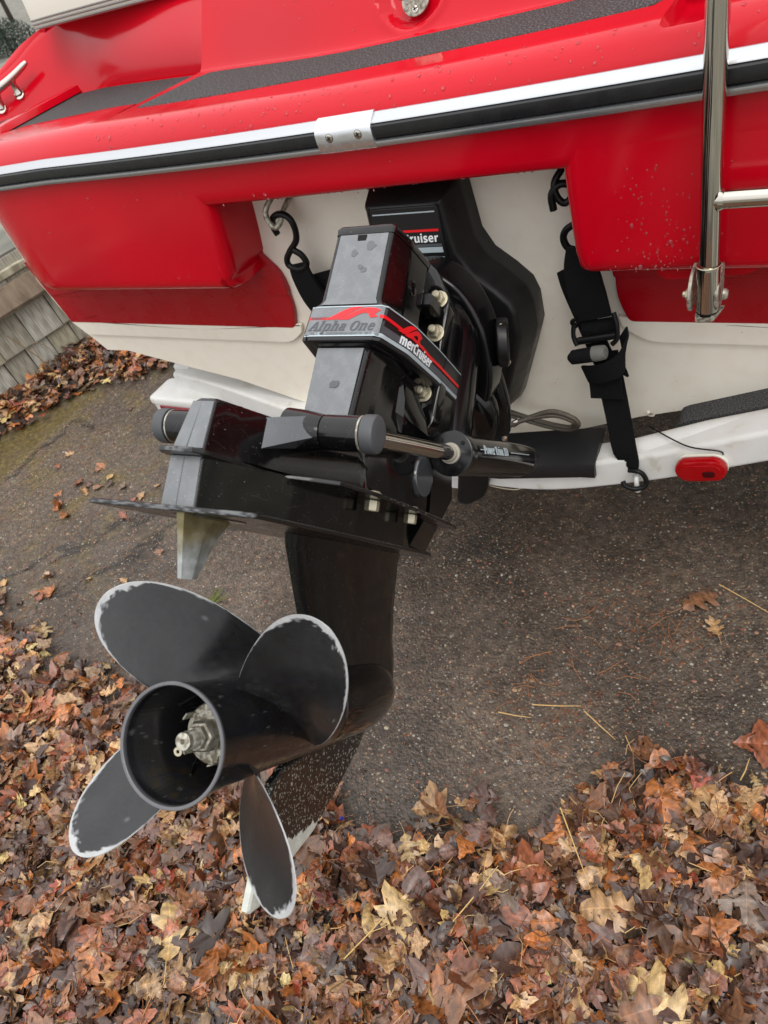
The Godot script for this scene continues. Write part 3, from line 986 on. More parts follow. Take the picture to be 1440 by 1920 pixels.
	for k in [[-0.446, 0.066, 0.635, 0.36], [-0.462, 0.0685, 0.635, 0.36], [-0.512, 0.0690, 0.63, 0.36], [-0.524, 0.080, 0.635, 0.345], [-0.545, 0.086, 0.63, 0.345], [-0.575, 0.083, 0.61, 0.36], [-0.62, 0.07, 0.58, 0.39]]:
		var ring := PackedVector3Array()
		for p in Poly.rounded([[-k[1], k[3], 0.03], [k[1], k[3], 0.03], [k[1], k[2] - 0.05, 0.03], [k[1] * 0.45, k[2], 0.03], [-k[1] * 0.45, k[2], 0.03], [-k[1], k[2] - 0.05, 0.03]], 4):
			ring.append(Vector3(p.x, p.y, k[0]))
		bell.append(ring)
	s.loft(bell)
	obj("bell_housing", s, M.gloss_black, d)
	s = Shape.new()
	s.loft([PackedVector3Array([Vector3(-0.06, 0.37, -0.44), Vector3(0.066, 0.37, -0.44), Vector3(0.066, 0.40, -0.52), Vector3(-0.06, 0.40, -0.52)]), PackedVector3Array([Vector3(-0.05, 0.27, -0.44), Vector3(0.07, 0.27, -0.44), Vector3(0.075, 0.30, -0.53), Vector3(-0.05, 0.30, -0.53)]), PackedVector3Array([Vector3(-0.04, 0.21, -0.42), Vector3(0.05, 0.21, -0.42), Vector3(0.05, 0.21, -0.50), Vector3(-0.04, 0.21, -0.50)])])
	obj("bell_lower_arm", s, M.gloss_black, d)
	s = Shape.new()
	s.lathe([[0.026, 0.0], [0.028, 0.004], [0.028, 0.018], [0.0262, 0.022], [0.024, 0.0225]], Vector3(0.068, 0.3035, -0.345), Vector3(1, 0.05, 0.1), 32)
	obj("pivot_cap", s, M.slick_grey, d).set_meta("label", "round grey cap on the side")
	# from here on in world axes
	s = Shape.new()
	var rows2 := []
	for i in 49:
		var a := TAU * i / 48
		var c := Vector3(0.095 + 0.092 * cos(a), 0.720 + 0.135 * sin(a), 0.055 - 0.03 * sin(a))
		var outw := Vector3(cos(a), sin(a), 0)
		var ring := PackedVector3Array()
		for p in Poly.rounded([[-0.014, -0.03, 0.008], [0.016, -0.03, 0.008], [0.016, 0.03, 0.01], [-0.014, 0.03, 0.008]], 3):
			ring.append(c + outw * p.x + Vector3(0, 0, p.y))
		rows2.append(ring)
	s.loft(rows2, false)
	obj_world("gimbal_ring", s, M.gloss_black, d)
	s = Shape.new()
	s.lathe([[0.062, 0.0], [0.066, 0.01], [0.062, 0.02], [0.066, 0.03], [0.062, 0.04], [0.066, 0.05], [0.06, 0.06]], Vector3(0.09, 0.69, 0.09), Vector3(-0.2, 0.1, -1), 28)
	obj_world("bellows", s, M.rubber, d)
	s = Shape.new()
	for k in [[[Vector3(0.15, 0.66, 0.08), Vector3(0.172, 0.63, 0.085), Vector3(0.165, 0.58, 0.085), Vector3(0.14, 0.54, 0.07)], 0.026], [[Vector3(0.16, 0.70, 0.02), Vector3(0.175, 0.60, 0.03), Vector3(0.165, 0.53, 0.03)], 0.020]]:
		s.tube(smooth(k[0], 6), k[1], 14)
	obj_world("gimbal_arm", s, M.gloss_black, d)
	s = Shape.new()
	s.lathe([[0.03, 0.0], [0.040, 0.003], [0.041, 0.006], [0.041, 0.018], [0.038, 0.021], [0.030, 0.0215]], Vector3(0.200, 0.735, 0.045), Vector3(1, -0.12, -0.42), 36)
	var sender := obj_world("trim_sender", s, M.plastic, d)
	for k in 2:
		s = Shape.new()
		s.lathe([[0.005, 0.0], [0.005, 0.005], [0.003, 0.006]], Vector3(0.214, 0.768 - 0.070 * k, 0.045), Vector3(0.6, 0.3, 0.7), 10)
		obj_world("sender_screw", s, M.zinc, d)
	s = Shape.new()
	s.prism(Poly.rounded([[0.045, 0.415, 0.01], [0.118, 0.415, 0.02], [0.110, 0.372, 0.02], [0.082, 0.306, 0.015], [0.035, 0.272, 0.012], [0.008, 0.276, 0.012], [0.025, 0.34, 0.03]], 3), Vector3(0, 0.008, -0.014), Vector3.RIGHT, Vector3(0, 1, 0.03), 0.02, 0.006)
	obj_world("lower_fin", s, M.gloss_black, d)
	# transom cover
	s = Shape.new()
	var co := []
	var right := [[0.100, 0.963], [0.118, 0.961], [0.124, 0.952], [0.132, 0.862], [0.150, 0.826], [0.186, 0.795], [0.212, 0.768], [0.2215, 0.740], [0.2225, 0.688], [0.203, 0.632], [0.161, 0.52], [0.130, 0.49]]
	var cov := PackedVector2Array()
	for p in right: cov.append(Vector2(p[0], p[1]))
	for i in right.size(): cov.append(Vector2(0.068 - right[right.size() - 1 - i][0], right[right.size() - 1 - i][1]))
	for k in [[-0.119, 0.0], [-0.088, 0.0], [-0.082, 0.0016], [-0.046, 0.0145], [-0.039, 0.018], [-0.036, 0.0215], [-0.0345, 0.027]]:
		var ring := PackedVector3Array()
		for p in Poly.inset(cov, k[1]): ring.append(Vector3(p.x, p.y, k[0]))
		co.append(ring)
	s.loft(co)
	obj_world("transom_cover", s, M.plastic, d, 30.0)
	# decal on the cover's top
	var z := -0.0325
	var dec := Shape.new()
	dec.prism(Poly.rounded([[-0.030, 0.842, 0.004], [0.101, 0.842, 0.004], [0.104, 0.942, 0.006], [-0.028, 0.942, 0.006]], 3), Vector3(0.0, 0.0, z - 0.002), Vector3.RIGHT, Vector3.UP, 0.004, 0.001)
	var panel := obj_world("decal_panel", dec, M.ink_black, d)
	for k in [["white_line", 0.9315, 0.9335, M.ink_silver], ["red_line", 0.8990, 0.9030, M.ink_red], ["grey_stripe", 0.8725, 0.877, M.ink_grey], ["silver_stripe", 0.8615, 0.8710, M.ink_silver], ["white_line", 0.8515, 0.8535, M.ink_silver]]:
		s = Shape.new()
		var wd: float = 0.060
		s.prism(PackedVector2Array([Vector2(0.037 - wd, k[1]), Vector2(0.037 + wd, k[1]), Vector2(0.037 + wd, k[2]), Vector2(0.037 - wd, k[2])]), Vector3(0, 0, z + 0.0021), Vector3.RIGHT, Vector3.UP, 0.0006)
		s.move(d.transform.affine_inverse())
		obj(k[0], s, k[3], panel)
	put("lettering", text_mesh("merCruiser", "Droid Sans", true, 0.0200), M.ink_white, panel, d.transform.affine_inverse() * Transform3D(Basis(Vector3(0.98, 0, 0), Vector3(0.12, 1, 0), Vector3.BACK), Vector3(0.040, 0.8875, z + 0.0026)))
	# braided hydraulic hoses in a loop, with bent steel ends
	for k in 2:
		var a := Vector3(0.146 - 0.028 * k, 0.466, -0.018)
		var off := Vector3(-0.020, -0.010, 0.004) * k
		var neck := Vector3(0.170, 0.499, -0.030) + off
		s = Shape.new()
		s.tube(smooth([neck, Vector3(0.200, 0.513, -0.034) + off * 0.6, Vector3(0.245, 0.530 - 0.009 * k, -0.036), Vector3(0.280, 0.519 - 0.008 * k, -0.038), Vector3(0.291 - 0.008 * k, 0.498, -0.042), Vector3(0.266, 0.475 + 0.006 * k, -0.052), Vector3(0.21, 0.468 + 0.008 * k, -0.066), Vector3(0.12, 0.478 + 0.010 * k, -0.080)], 8), 0.0050, 12)
		obj_world("hydraulic_hose", s, M.braid, d)
		s = Shape.new()
		s.tube(smooth([a, a + Vector3(0.001, 0.014, -0.002), a + Vector3(0.008, 0.026, -0.007), neck], 6), 0.0034, 10)
		s.lathe([[0.0062, 0.0], [0.0066, 0.006], [0.0062, 0.018]], neck - Vector3(0.008, 0.0055, 0.0), Vector3(0.82, 0.57, -0.1), 14)
		obj_world("hose_fitting", s, M.steel, d)
		obj_world("fitting_nut", hex_nut(a + Vector3(0, -0.004, 0.0), Vector3.UP, 0.0066, 0.009), M.steel, d)

# splits long triangles so that vertex colours can draw detail
func cut_fine(s: Shape, most: float) -> Shape:
	var out := Shape.new()
	var todo := []
	for i in range(0, s.v.size(), 3):
		todo.append([s.v[i], s.v[i + 1], s.v[i + 2]])
	while todo.size():
		var t = todo.pop_back()
		var l := [t[0].distance_to(t[1]), t[1].distance_to(t[2]), t[2].distance_to(t[0])]
		var k := 0
		if l[1] > l[k]: k = 1
		if l[2] > l[k]: k = 2
		if l[k] <= most:
			out.tri(t[0], t[1], t[2])
			continue
		var a: Vector3 = t[k]
		var b: Vector3 = t[(k + 1) % 3]
		var c: Vector3 = t[(k + 2) % 3]
		var m := (a + b) / 2.0
		todo.append([a, m, c])
		todo.append([m, b, c])
	return out

# ---------------------------------------------------------------- the boat: s runs along the transom, d is the way out from its face
func bend(s: float, y: float, d: float, start := 0.97, r := 0.25) -> Vector3:
	var side := signf(s)
	var b := absf(s) - start
	if b <= 0.0:
		return Vector3(s, y, d)
	var a := minf(b / r, PI / 2.0)
	var rest := maxf(0.0, b - r * PI / 2.0)
	var p := Vector2(start + r * sin(a), -r + r * cos(a) - rest)
	p += Vector2(sin(a), cos(a)) * d
	return Vector3(side * p.x, y, p.y)

func steps(from: float, to: float, by: float) -> Array:
	var n := maxi(1, int(ceil(absf(to - from) / by)))
	var out := []
	for i in n + 1:
		out.append(lerpf(from, to, float(i) / n))
	return out

func rail_sweep(profile: Array, from: float, to: float) -> Shape:
	var sh := Shape.new()
	var rings := []
	for s in steps(from, to, 0.03):
		var ring := PackedVector3Array()
		for p in profile:
			ring.append(bend(s, p[1] + rail_lift(s), p[0]))
		rings.append(ring)
	sh.loft(rings)
	return sh

func rail_lift(s: float) -> float:
	return 0.010 * minf(1.0, pow(s / 0.75, 2.0)) - 0.0005

func lip_top(s: float) -> float:
	return 1.133 + 0.010 * minf(1.2, pow(s / 0.6, 2.0))

func step_back(s: float) -> float:
	return -0.256 - 0.045 * smoothstep(-0.1, -0.53, s)

func deck_point(from: float, k: float) -> Vector3:
	var s := from
	if from > -0.5351:
		# the port end of the cap is cut at a slant
		s += smoothstep(-0.36, -0.535, from) * (-0.060 if k < 1.0 else (lerpf(-0.060, 0.0, k - 1.0) if k < 2.0 else 0.036 * (k - 2.0)))
	# k runs over the cap: 0 rail, 1 edge of the lip, 2 end of the flat step, 3 top of the riser
	var top := lip_top(s)
	var y0 := 1.096 + rail_lift(s)
	var y: float
	var d: float
	if k < 1.0:
		var a := k
		d = -0.004 - 0.058 * pow(a, 1.25)
		y = lerpf(y0, top, 1.0 - pow(1.0 - a, 2.1))
	elif k < 2.0:
		var a := k - 1.0
		d = lerpf(-0.062, step_back(s), a)
		y = top + 0.001 * a
	else:
		var a := k - 2.0
		d = step_back(s) - 0.18 * a
		y = top + 0.001 + 0.30 * (a - 0.03 * (1.0 - exp(-a / 0.03)))
		# round dish of the tow eye
		var c := Vector2(s + 0.006, (y - 1.1996) / 0.8575).length()
		var f := smoothstep(0.069, 0.050, c)
		d -= 0.018 * f
		y -= 0.010 * f
		var rim := exp(-pow((c - 0.072) / 0.006, 2.0)) * 0.0026
		d += rim
		y += rim * 0.6
	# notch of the stern light in the lip
	var nf := smoothstep(0.030, 0.016, absf(s - 0.478)) * smoothstep(-0.030, -0.046, d) * smoothstep(-0.20, -0.13, d)
	y -= 0.020 * nf
	return bend(s, y, d)

func make_boat() -> void:
	var boat := thing("boat", "red and white motor boat on a trailer, seen from its stern", "boat")
	# cap and riser
	var s := Shape.new()
	var rows := []
	for x in steps(-0.535, 1.35, 0.0085):
		var row := PackedVector3Array()
		for i in 15: row.append(deck_point(x, i / 14.0))
		for i in 8: row.append(deck_point(x, 1.0 + (i + 1) / 9.0))
		for i in 71: row.append(deck_point(x, 2.0 + i / 70.0))
		rows.append(row)
	s.grid(rows)
	obj("deck", s, M.red, boat, 50.0, null, false)
	# port part of the lip, before the sunken step
	s = Shape.new()
	rows = []
	for x in steps(-1.75, -0.595, 0.02):
		var row := PackedVector3Array()
		for i in 15: row.append(deck_point(x, i / 14.0))
		for i in 5:
			var inn := lerpf(-0.062, lerpf(-0.155, -0.085, smoothstep(0.95, 1.2, -x)), (i + 1) / 5.0)
			row.append(bend(x, lip_top(x) - 0.0005 * i, inn))
		row.append(bend(x, lip_top(x) - 0.016, lerpf(-0.168, -0.095, smoothstep(0.95, 1.2, -x))))
		rows.append(row)
	s.grid(rows)
	obj("deck", s, M.red, boat, 50.0, null, false)
	# sunken step: floor, back wall with concave foot, side wall
	s = Shape.new()
	var fy := 1.124
	var foot := smooth([Vector3(-0.490, fy, -0.340), Vector3(-0.60, fy, -0.372), Vector3(-0.74, fy, -0.407), Vector3(-0.90, fy, -0.445), Vector3(-1.03, fy, -0.472), Vector3(-1.12, fy, -0.468), Vector3(-1.20, fy, -0.432), Vector3(-1.27, fy, -0.394), Vector3(-1.35, fy, -0.349), Vector3(-1.45, fy, -0.28)], 6)
	var head := smooth([Vector3(-0.460, 1.252, -0.415), Vector3(-0.58, 1.256, -0.437), Vector3(-0.73, 1.263, -0.464), Vector3(-0.90, 1.272, -0.502), Vector3(-1.05, 1.280, -0.535), Vector3(-1.16, 1.281, -0.548), Vector3(-1.25, 1.262, -0.515), Vector3(-1.315, 1.230, -0.465), Vector3(-1.375, 1.208, -0.418), Vector3(-1.46, 1.19, -0.34)], 6)
	rows = []
	for i in foot.size():
		var a := foot[i]
		var b := head[i]
		var row := PackedVector3Array()
		var side := smoothstep(0.0, 0.08, float(i) / foot.size() - 0.6)
		for k in 13:
			var f := k / 12.0
			var out := lerpf(pow(f, 2.2), f, smoothstep(0.35, 0.6, float(i) / foot.size()))
			var p := Vector3(lerpf(a.x, b.x, out), lerpf(a.y, b.y, f), lerpf(a.z, b.z, out))
			p += (Vector3(-1.0, 0, -0.3) - Vector3(p.x, 0, p.z)).normalized() * 0.0
			row.append(p)
		row.append(b + Vector3(0, 0.006, -0.012))
		row.append(b + Vector3(0, 0.006, -0.06))
		rows.append(row)
	s.grid(rows)
	obj("step_wall", s, M.red, boat, 60.0, null, false)
	s = Shape.new()
	var floor_ring := PackedVector3Array()
	for p in foot: floor_ring.append(p)
	for x in [-1.45, -1.3, -1.168, -1.0, -0.85, -0.70, -0.634, -0.59, -0.50]:
		floor_ring.append(bend(x, fy, lerpf(-0.155, -0.075, smoothstep(0.95, 1.2, -x))))
	s.cap(floor_ring, false)
	obj("step_floor", s, M.red, boat, 38.0, null, false)
	s = Shape.new()
	rows = [PackedVector3Array(), PackedVector3Array()]
	for i in 40:
		var p := deck_point(-0.535, 1.0 + 0.55 + 0.9 * i / 39.0)
		rows[0].append(p)
		rows[1].append(Vector3(p.x, fy - 0.001, p.z))
	s.grid(rows)
	obj("step_wall", s, M.red, boat, 38.0, null, false)
	# gunwale outside of the step
	s = Shape.new()
	rows = []
	for i in range(30, head.size()):
		var b := head[i]
		rows.append(PackedVector3Array([b + Vector3(0, 0.0, 0), b + Vector3(-0.012, 0.005, 0.004), b + Vector3(-0.05, -0.004, 0.02), b + Vector3(-0.10, -0.06, 0.03), b + Vector3(-0.12, -0.14, 0.03)]))
	s.grid(rows)
	obj("gunwale", s, M.red, boat, 60.0, null, false)
	# non-skid: the long strip and the wedge in the sunken step
	s = Shape.new()
	rows = []
	for x in steps(-0.548, 1.2, 0.02):
		var nearf := -0.112
		var far := step_back(x) + 0.018
		if x < -0.50: far = lerpf(step_back(-0.5) + 0.018, -0.125, (-0.50 - x) / 0.048)
		var y := lip_top(x) + 0.0014
		var end := 1.0
		if x > 0.43 and x < 0.52: nearf = -0.150
		rows.append(PackedVector3Array([bend(x, y - 0.002, nearf), bend(x, y, nearf - 0.0015), bend(x, y + 0.0004, lerpf(nearf, far, 0.5)), bend(x, y + 0.0008, far + 0.0015), bend(x, y - 0.002, far)]))
	s.grid(rows)
	obj("non_skid_strip", s, M.skid, boat, 38.0, null, false)
	s = Shape.new()
	var wedge := PackedVector2Array()
	for p in [[-0.588, 0.357], [-0.606, 0.364], [-0.74, 0.398], [-0.90, 0.436], [-1.03, 0.462], [-1.11, 0.458], [-1.19, 0.423], [-1.27, 0.382], [-1.34, 0.337], [-1.42, 0.285], [-1.36, 0.235], [-1.30, 0.222], [-1.168, 0.198], [-1.0, 0.182], [-0.85, 0.176], [-0.73, 0.180], [-0.640, 0.192]]:
		wedge.append(Vector2(p[0], p[1]))
	s.prism(wedge, Vector3(0, fy + 0.0002, 0), Vector3.RIGHT, Vector3(0, 0, -1), 0.0022, 0.0008)
	obj("non_skid_wedge", s, M.skid, boat)
	# tow eye in its dish
	s = Shape.new()
	var n := Vector3(0, 0.5145, 0.8575).normalized()
	var at := Vector3(-0.002, 1.176, -0.2985)
	s.lathe([[0.0265, 0.0], [0.0265, 0.0025], [0.024, 0.004], [0.0, 0.0046]], at, n, 32)
	s.tube(smooth([at + Vector3(-0.018, 0.010, 0.008) , at + Vector3(-0.012, 0.012, 0.030), at + Vector3(0.004, 0.013, 0.034), at + Vector3(0.016, 0.014, 0.012)], 6), 0.0052, 12)
	obj("tow_eye", s, M.old_metal, boat)
	s = Shape.new()
	s.lathe([[0.0058, 0.0], [0.0056, 0.002], [0.003, 0.0032], [0.0, 0.0034]], at + Vector3(0.002, -0.0125, 0.0125), n, 16)
	var sc := obj("eye_screw", s, M.steel, boat)
	cross_slot(sc, at + Vector3(0.002, -0.0125, 0.0125) + n * 0.0034, n, 0.0032)
	# stern light base in the notch
	s = Shape.new()
	s.box(Vector3(0.465, 1.147, -0.185), Vector3(0.05, 0.012, 0.045), 0.004)
	obj("stern_light_base", s, M.insert, boat)
	# rub rail: bright top edge, black insert, bright lower edge, joint cover
	s = rail_sweep([[-0.002, 1.1012], [0.003, 1.1008], [0.0150, 1.0940], [0.0165, 1.0905], [0.010, 1.0880], [-0.002, 1.0880]], -1.75, 1.35)
	obj("rub_rail_top", s, M.brushed, boat)
	s = rail_sweep([[-0.002, 1.0895], [0.0145, 1.0900], [0.0185, 1.0865], [0.0195, 1.0780], [0.0180, 1.0705], [0.0120, 1.0660], [-0.002, 1.0660]], -1.75, 1.35)
	obj("rub_rail_insert", s, M.insert, boat)
	s = rail_sweep([[-0.002, 1.0672], [0.0150, 1.0672], [0.0192, 1.0655], [0.0196, 1.0620], [0.0180, 1.0580], [0.0120, 1.0552], [0.003, 1.0548], [-0.002, 1.0550]], -1.75, 1.35)
	obj("rub_rail_bottom", s, M.brushed, boat)
	s = rail_sweep([[-0.002, 1.1040], [0.004, 1.1035], [0.0180, 1.0950], [0.0225, 1.0870], [0.0225, 1.0740], [0.0205, 1.0620], [0.0175, 1.0570], [0.010, 1.0530], [-0.002, 1.0528]], -0.0490, 0.0545)
	var cover := obj("rail_joint_cover", s, M.aluminium, boat)
	for x in [-0.023, 0.030]:
		s = Shape.new()
		s.lathe([[0.0062, -0.001], [0.0060, 0.0006], [0.0045, 0.0014], [0.0, 0.0018]], Vector3(x, 1.0800, 0.0222), Vector3.BACK, 20)
		var w := obj("cover_screw", s, M.steel, cover)
		cross_slot(w, Vector3(x, 1.0800, 0.0241), Vector3.BACK, 0.0036)
		s = Shape.new()
		s.lathe([[0.0068, -0.001], [0.0068, 0.0005], [0.0063, 0.0005], [0.0063, -0.001]], Vector3(x, 1.0800, 0.0222), Vector3.BACK, 20, false)
		obj("screw_seat", s, M.dark_hole, w)
	# platform: skirt across, and the two pods
	s = Shape.new()
	rows = []
	for x in steps(-1.75, 1.35, 0.03):
		rows.append(skirt_ring(x, 0.982, 0.006))
	s.loft(rows)
	obj("platform_skirt", s, M.red, boat)
	obj("platform_pod", pod(-1.75, -0.3475, -0.392, 0.804, -0.022), M.red, boat, 50.0)
	obj("platform_pod", pod(1.35, 0.3215, 0.3300, 0.826, 0.016), M.red, boat, 50.0)
	# hull
	s = Shape.new()
	var hull := []
	for k in [[-0.12, 1.0, 0.0], [-1.2, 1.0, 0.0], [-3.2, 0.9, 0.06], [-4.4, 0.5, 0.25]]:
		var ring := PackedVector3Array()
		for p in [[0.0, 0.318], [0.16, 0.380], [0.384, 0.4655], [0.60, 0.531], [0.84, 0.556], [1.03, 0.572], [1.13, 0.575], [1.165, 0.615], [1.21, 0.66], [1.25, 0.78], [1.25, 1.05], [0.0, 1.05], [-1.25, 1.05], [-1.25, 0.78], [-1.215, 0.645], [-1.166, 0.5955], [-1.128, 0.553], [-1.04, 0.555], [-0.835, 0.515], [-0.6465, 0.48], [-0.448, 0.422], [-0.2, 0.366]]:
			ring.append(Vector3(p[0] * k[1], p[1] + k[2], k[0]))
		hull.append(ring)
	s.loft(hull)
	obj("hull", s, M.cream, boat, 25.0)
	# raised side panels, red over white
	for side in [-1.0, 1.0]:
		var inner := 0.352 if side < 0 else 0.356
		var dy := 0.0 if side < 0 else 0.030
		s = Shape.new()
		s.prism(mirror(Poly.rounded([[inner + 0.040, 0.83 + dy, 0.001], [inner, 0.785 + dy, 0.02], [inner + 0.002, 0.70 + dy, 0.02], [inner + 0.02, 0.652 + dy, 0.012], [1.195, 0.652 + dy, 0.001], [1.232, 0.83 + dy, 0.001]], 4), side), Vector3(0, 0, -0.1195), Vector3.RIGHT, Vector3.UP, 0.0125, 0.003)
		obj("red_panel", s, M.stripe_red, boat)
		s = Shape.new()
		s.prism(mirror(Poly.rounded([[inner + 0.040, 0.84 + dy, 0.001], [inner - 0.002, 0.785 + dy, 0.02], [inner - 0.002, 0.735 + dy, 0.01], [1.21, 0.735 + dy, 0.001], [1.235, 0.84 + dy, 0.001]], 4), side), Vector3(0, 0, -0.1195), Vector3.RIGHT, Vector3.UP, 0.0150, 0.003)
		obj("red_panel", s, M.stripe_red, boat)
		s = Shape.new()
		s.prism(mirror(Poly.rounded([[inner + 0.002, 0.66 + dy, 0.001], [inner + 0.006, 0.64 + dy, 0.012], [inner + 0.05, 0.610 + dy, 0.035], [1.155, 0.610 + dy, 0.01], [1.2, 0.66 + dy, 0.001]], 5), side), Vector3(0, 0, -0.1195), Vector3.RIGHT, Vector3.UP, 0.0105, 0.003)
		obj("white_panel", s, M.cream, boat)
	# little step mould behind the ladder
	s = Shape.new()
	s.prism(Poly.rounded([[0.435, 0.84, 0.001], [0.44, 0.812, 0.012], [0.455, 0.800, 0.01], [0.575, 0.808, 0.02], [0.592, 0.84, 0.001]], 4), Vector3(0, 0, -0.106), Vector3.RIGHT, Vector3.UP, 0.075, 0.008)
	obj("ladder_pad", s, M.red, boat)
	# transom eyes
	for side in [-1.0, 1.0]:
		var c := Vector3(-0.292, 0.937, -0.118) if side < 0 else Vector3(0.286, 0.945, -0.118)
		s = Shape.new()
		s.tube(smooth([c + Vector3(0.020, 0.028, 0.0), c + Vector3(0.013, 0.018, 0.033), c + Vector3(0.0015, 0.0, 0.048), c + Vector3(0.0045, -0.019, 0.052), c + Vector3(0.015, -0.030, 0.052), c + Vector3(0.026, -0.023, 0.046), c + Vector3(0.030, -0.007, 0.028), c + Vector3(0.034, 0.008, 0.0)], 6), 0.0056, 12)
		obj("transom_eye", s, M.old_metal if side < 0 else M.hook, boat)
	s = Shape.new()
	s.lathe([[0.0035, 0.0], [0.0035, 0.004], [0.002, 0.006]], Vector3(0.40, 0.478, -0.121), Vector3.BACK, 10)
	s.box(Vector3(0.405, 0.472, -0.13), Vector3(0.012, 0.012, 0.02), 0.002)
	obj("drain_fitting", s, M.cream, boat)
	# drops of water on the red gelcoat
	drops(boat)

func mirror(p: PackedVector2Array, side: float) -> PackedVector2Array:
	var out := PackedVector2Array()
	for a in p: out.append(Vector2(a.x * side, a.y))
	if side < 0: out.reverse()
	return out

func cross_slot(parent: Node, at: Vector3, n: Vector3, r: float) -> void:
	var s := Shape.new()
	for k in 2:
		var b := Shape.new()
		b.box(Vector3.ZERO, Vector3(r * 2.0, r * 0.42, 0.0008), 0.0001)
		var u := Vector3.RIGHT if absf(n.x) < 0.9 else Vector3.UP
		var w := n.cross(u).normalized()
		u = w.cross(n)
		s.add(b, Transform3D(Basis(u, w, n) * Basis(Vector3.BACK, 0.35 + k * PI / 2), at))
	obj("cross_slot", s, M.dark_hole, parent)

func skirt_ring(x: float, yb: float, _r: float) -> PackedVector3Array:
	var ring := PackedVector3Array()
	var lift := 0.006 * smoothstep(-0.4, 0.4, x)
	for p in [[-0.13, 1.07], [-0.004, 1.07], [-0.0010, 1.05], [0.0, 1.02], [0.0, yb + 0.020], [-0.002, yb + 0.008], [-0.007, yb + 0.002], [-0.015, yb], [-0.13, yb]]:
		ring.append(bend(x, p[1] + lift + (rail_lift(x) if p[1] > 1.04 else 0.0), p[0]))
	return ring

# outer end, inner edge at the top and at the bottom, height of the underside, rise of the inner end
func pod(out: float, top: float, low: float, yb: float, _rise: float) -> Shape:
	var sh := Shape.new()
	var rows := []
	var side := signf(out)
	var rad := 0.026
	var cols := steps(out, top, 0.03)
	cols.resize(cols.size() - 2)
	for x in cols:
		rows.append(pod_ring(x, x, yb, 0.0, rad))
	for k in 9:
		var a := PI / 2.0 * k / 8.0
		var back := rad * (1.0 - cos(a))
		var f := sin(a)
		var off := (1.0 - f) * rad * side
		rows.append(pod_ring(top + off, low + off, yb, back, rad))
	for x in [0.03, 0.07, 0.118]:
		rows.append(pod_ring(top - side * 0.0005, low - side * 0.0005, yb, rad + x * 0.9, rad))
	sh.loft(rows)
	return sh

func pod_ring(xt: float, xb: float, yb: float, back: float, rad: float) -> PackedVector3Array:
	var ring := PackedVector3Array()
	var d0 := -0.001 - back
	var yt := 1.055
	for y in [yt, 1.0, 0.96, 0.92, 0.88, yb + rad + 0.01]:
		var f: float = (yt - y) / (yt - yb)
		ring.append(bend(lerpf(xt, xb, f * f * 0.6 + f * 0.4), y, d0 + 0.002 * sin(f * PI)))
	for k in 7:
		var a := PI / 2.0 * k / 6.0
		var dd := minf(0.0, d0 - rad * (1.0 - cos(a)))
		ring.append(bend(xb, yb + rad * (1.0 - sin(a)), dd))
	ring.append(bend(xb, yb + 0.001, -0.1185))
	ring.append(bend(xt, yt, -0.1185))
	return ring

func drops(boat: Node3D) -> void:
	var rng := RandomNumberGenerator.new()
	rng.seed = 77
	var s := Shape.new()
	for i in 420:
		var at: Vector3
		var n: Vector3
		var r := rng.randf_range(0.0008, 0.0020)
		if rng.randf() < 0.10: r *= 1.7
		var long := rng.randf_range(1.0, 1.7)
		if i < 190:
			var x := rng.randf_range(-0.55, 0.62)
			var k := rng.randf_range(0.05, 0.85)
			at = deck_point(x, k)
			var a := deck_point(x + 0.004, k)
			var b := deck_point(x, k + 0.02)
			n = (a - at).cross(b - at).normalized()
		elif i < 330:
			var x := clampf(rng.randfn(0.455, 0.035), 0.36, 0.56)
			at = Vector3(x, rng.randf_range(0.835, 0.985), 0.0)
			n = Vector3.BACK
		elif i < 390:
			at = Vector3(rng.randf_range(-0.85, 0.3), 0.985 + pow(rng.randf(), 2.0) * 0.06, -0.0005)
			if rng.randf() < 0.35: at = Vector3(rng.randf_range(-0.9, -0.4), rng.randf_range(0.84, 1.03), 0.0)
			n = Vector3.BACK
		else:
			var x := rng.randf_range(-0.5, 0.2)
			var k := rng.randf_range(2.1, 2.5)
			at = deck_point(x, k)
			n = (deck_point(x + 0.004, k) - at).cross(deck_point(x, k + 0.02) - at).normalized()
		if n.z < 0 or n.y < -0.3: n = -n
		var down := (Vector3.DOWN - n * Vector3.DOWN.dot(n)).normalized()
		var across := n.cross(down).normalized()
		var d := Shape.new()
		d.lathe([[1.0, -0.2], [1.0, 0.0], [0.86, 0.42], [0.5, 0.70], [0.0, 0.80]], Vector3.ZERO, Vector3.BACK, 9)
		s.add(d, Transform3D(Basis(across * r, down * r * long, n * r), at))
	var water := mat(Color(1.0, 0.75, 0.78, 0.06), 0.02, 0.0, 0.5)
	water.refraction_enabled = true
	water.refraction_scale = 0.033
	var o := obj("water_drops", s, water, boat, 60.0)
	o.set_meta("kind", "stuff")
	# a row hanging from the lower edge of the skirt
	s = Shape.new()
	for i in 26:
		var x := rng.randf_range(-0.33, 0.28)
		var d := Shape.new()
		d.lathe([[0.9, -0.3], [1.0, 0.1], [0.9, 0.7], [0.5, 1.1], [0.0, 1.25]], Vector3.ZERO, Vector3.BACK, 9)
		var r := rng.randf_range(0.0009, 0.0022)
		s.add(d, Transform3D(Basis(Vector3.RIGHT * r, Vector3.BACK * r, Vector3.DOWN * r), Vector3(x, 0.9822 + 0.006 * smoothstep(-0.4, 0.4, x), -0.014)))
	o = obj("hanging_drops", s, water, boat, 60.0)
	o.set_meta("kind", "stuff")

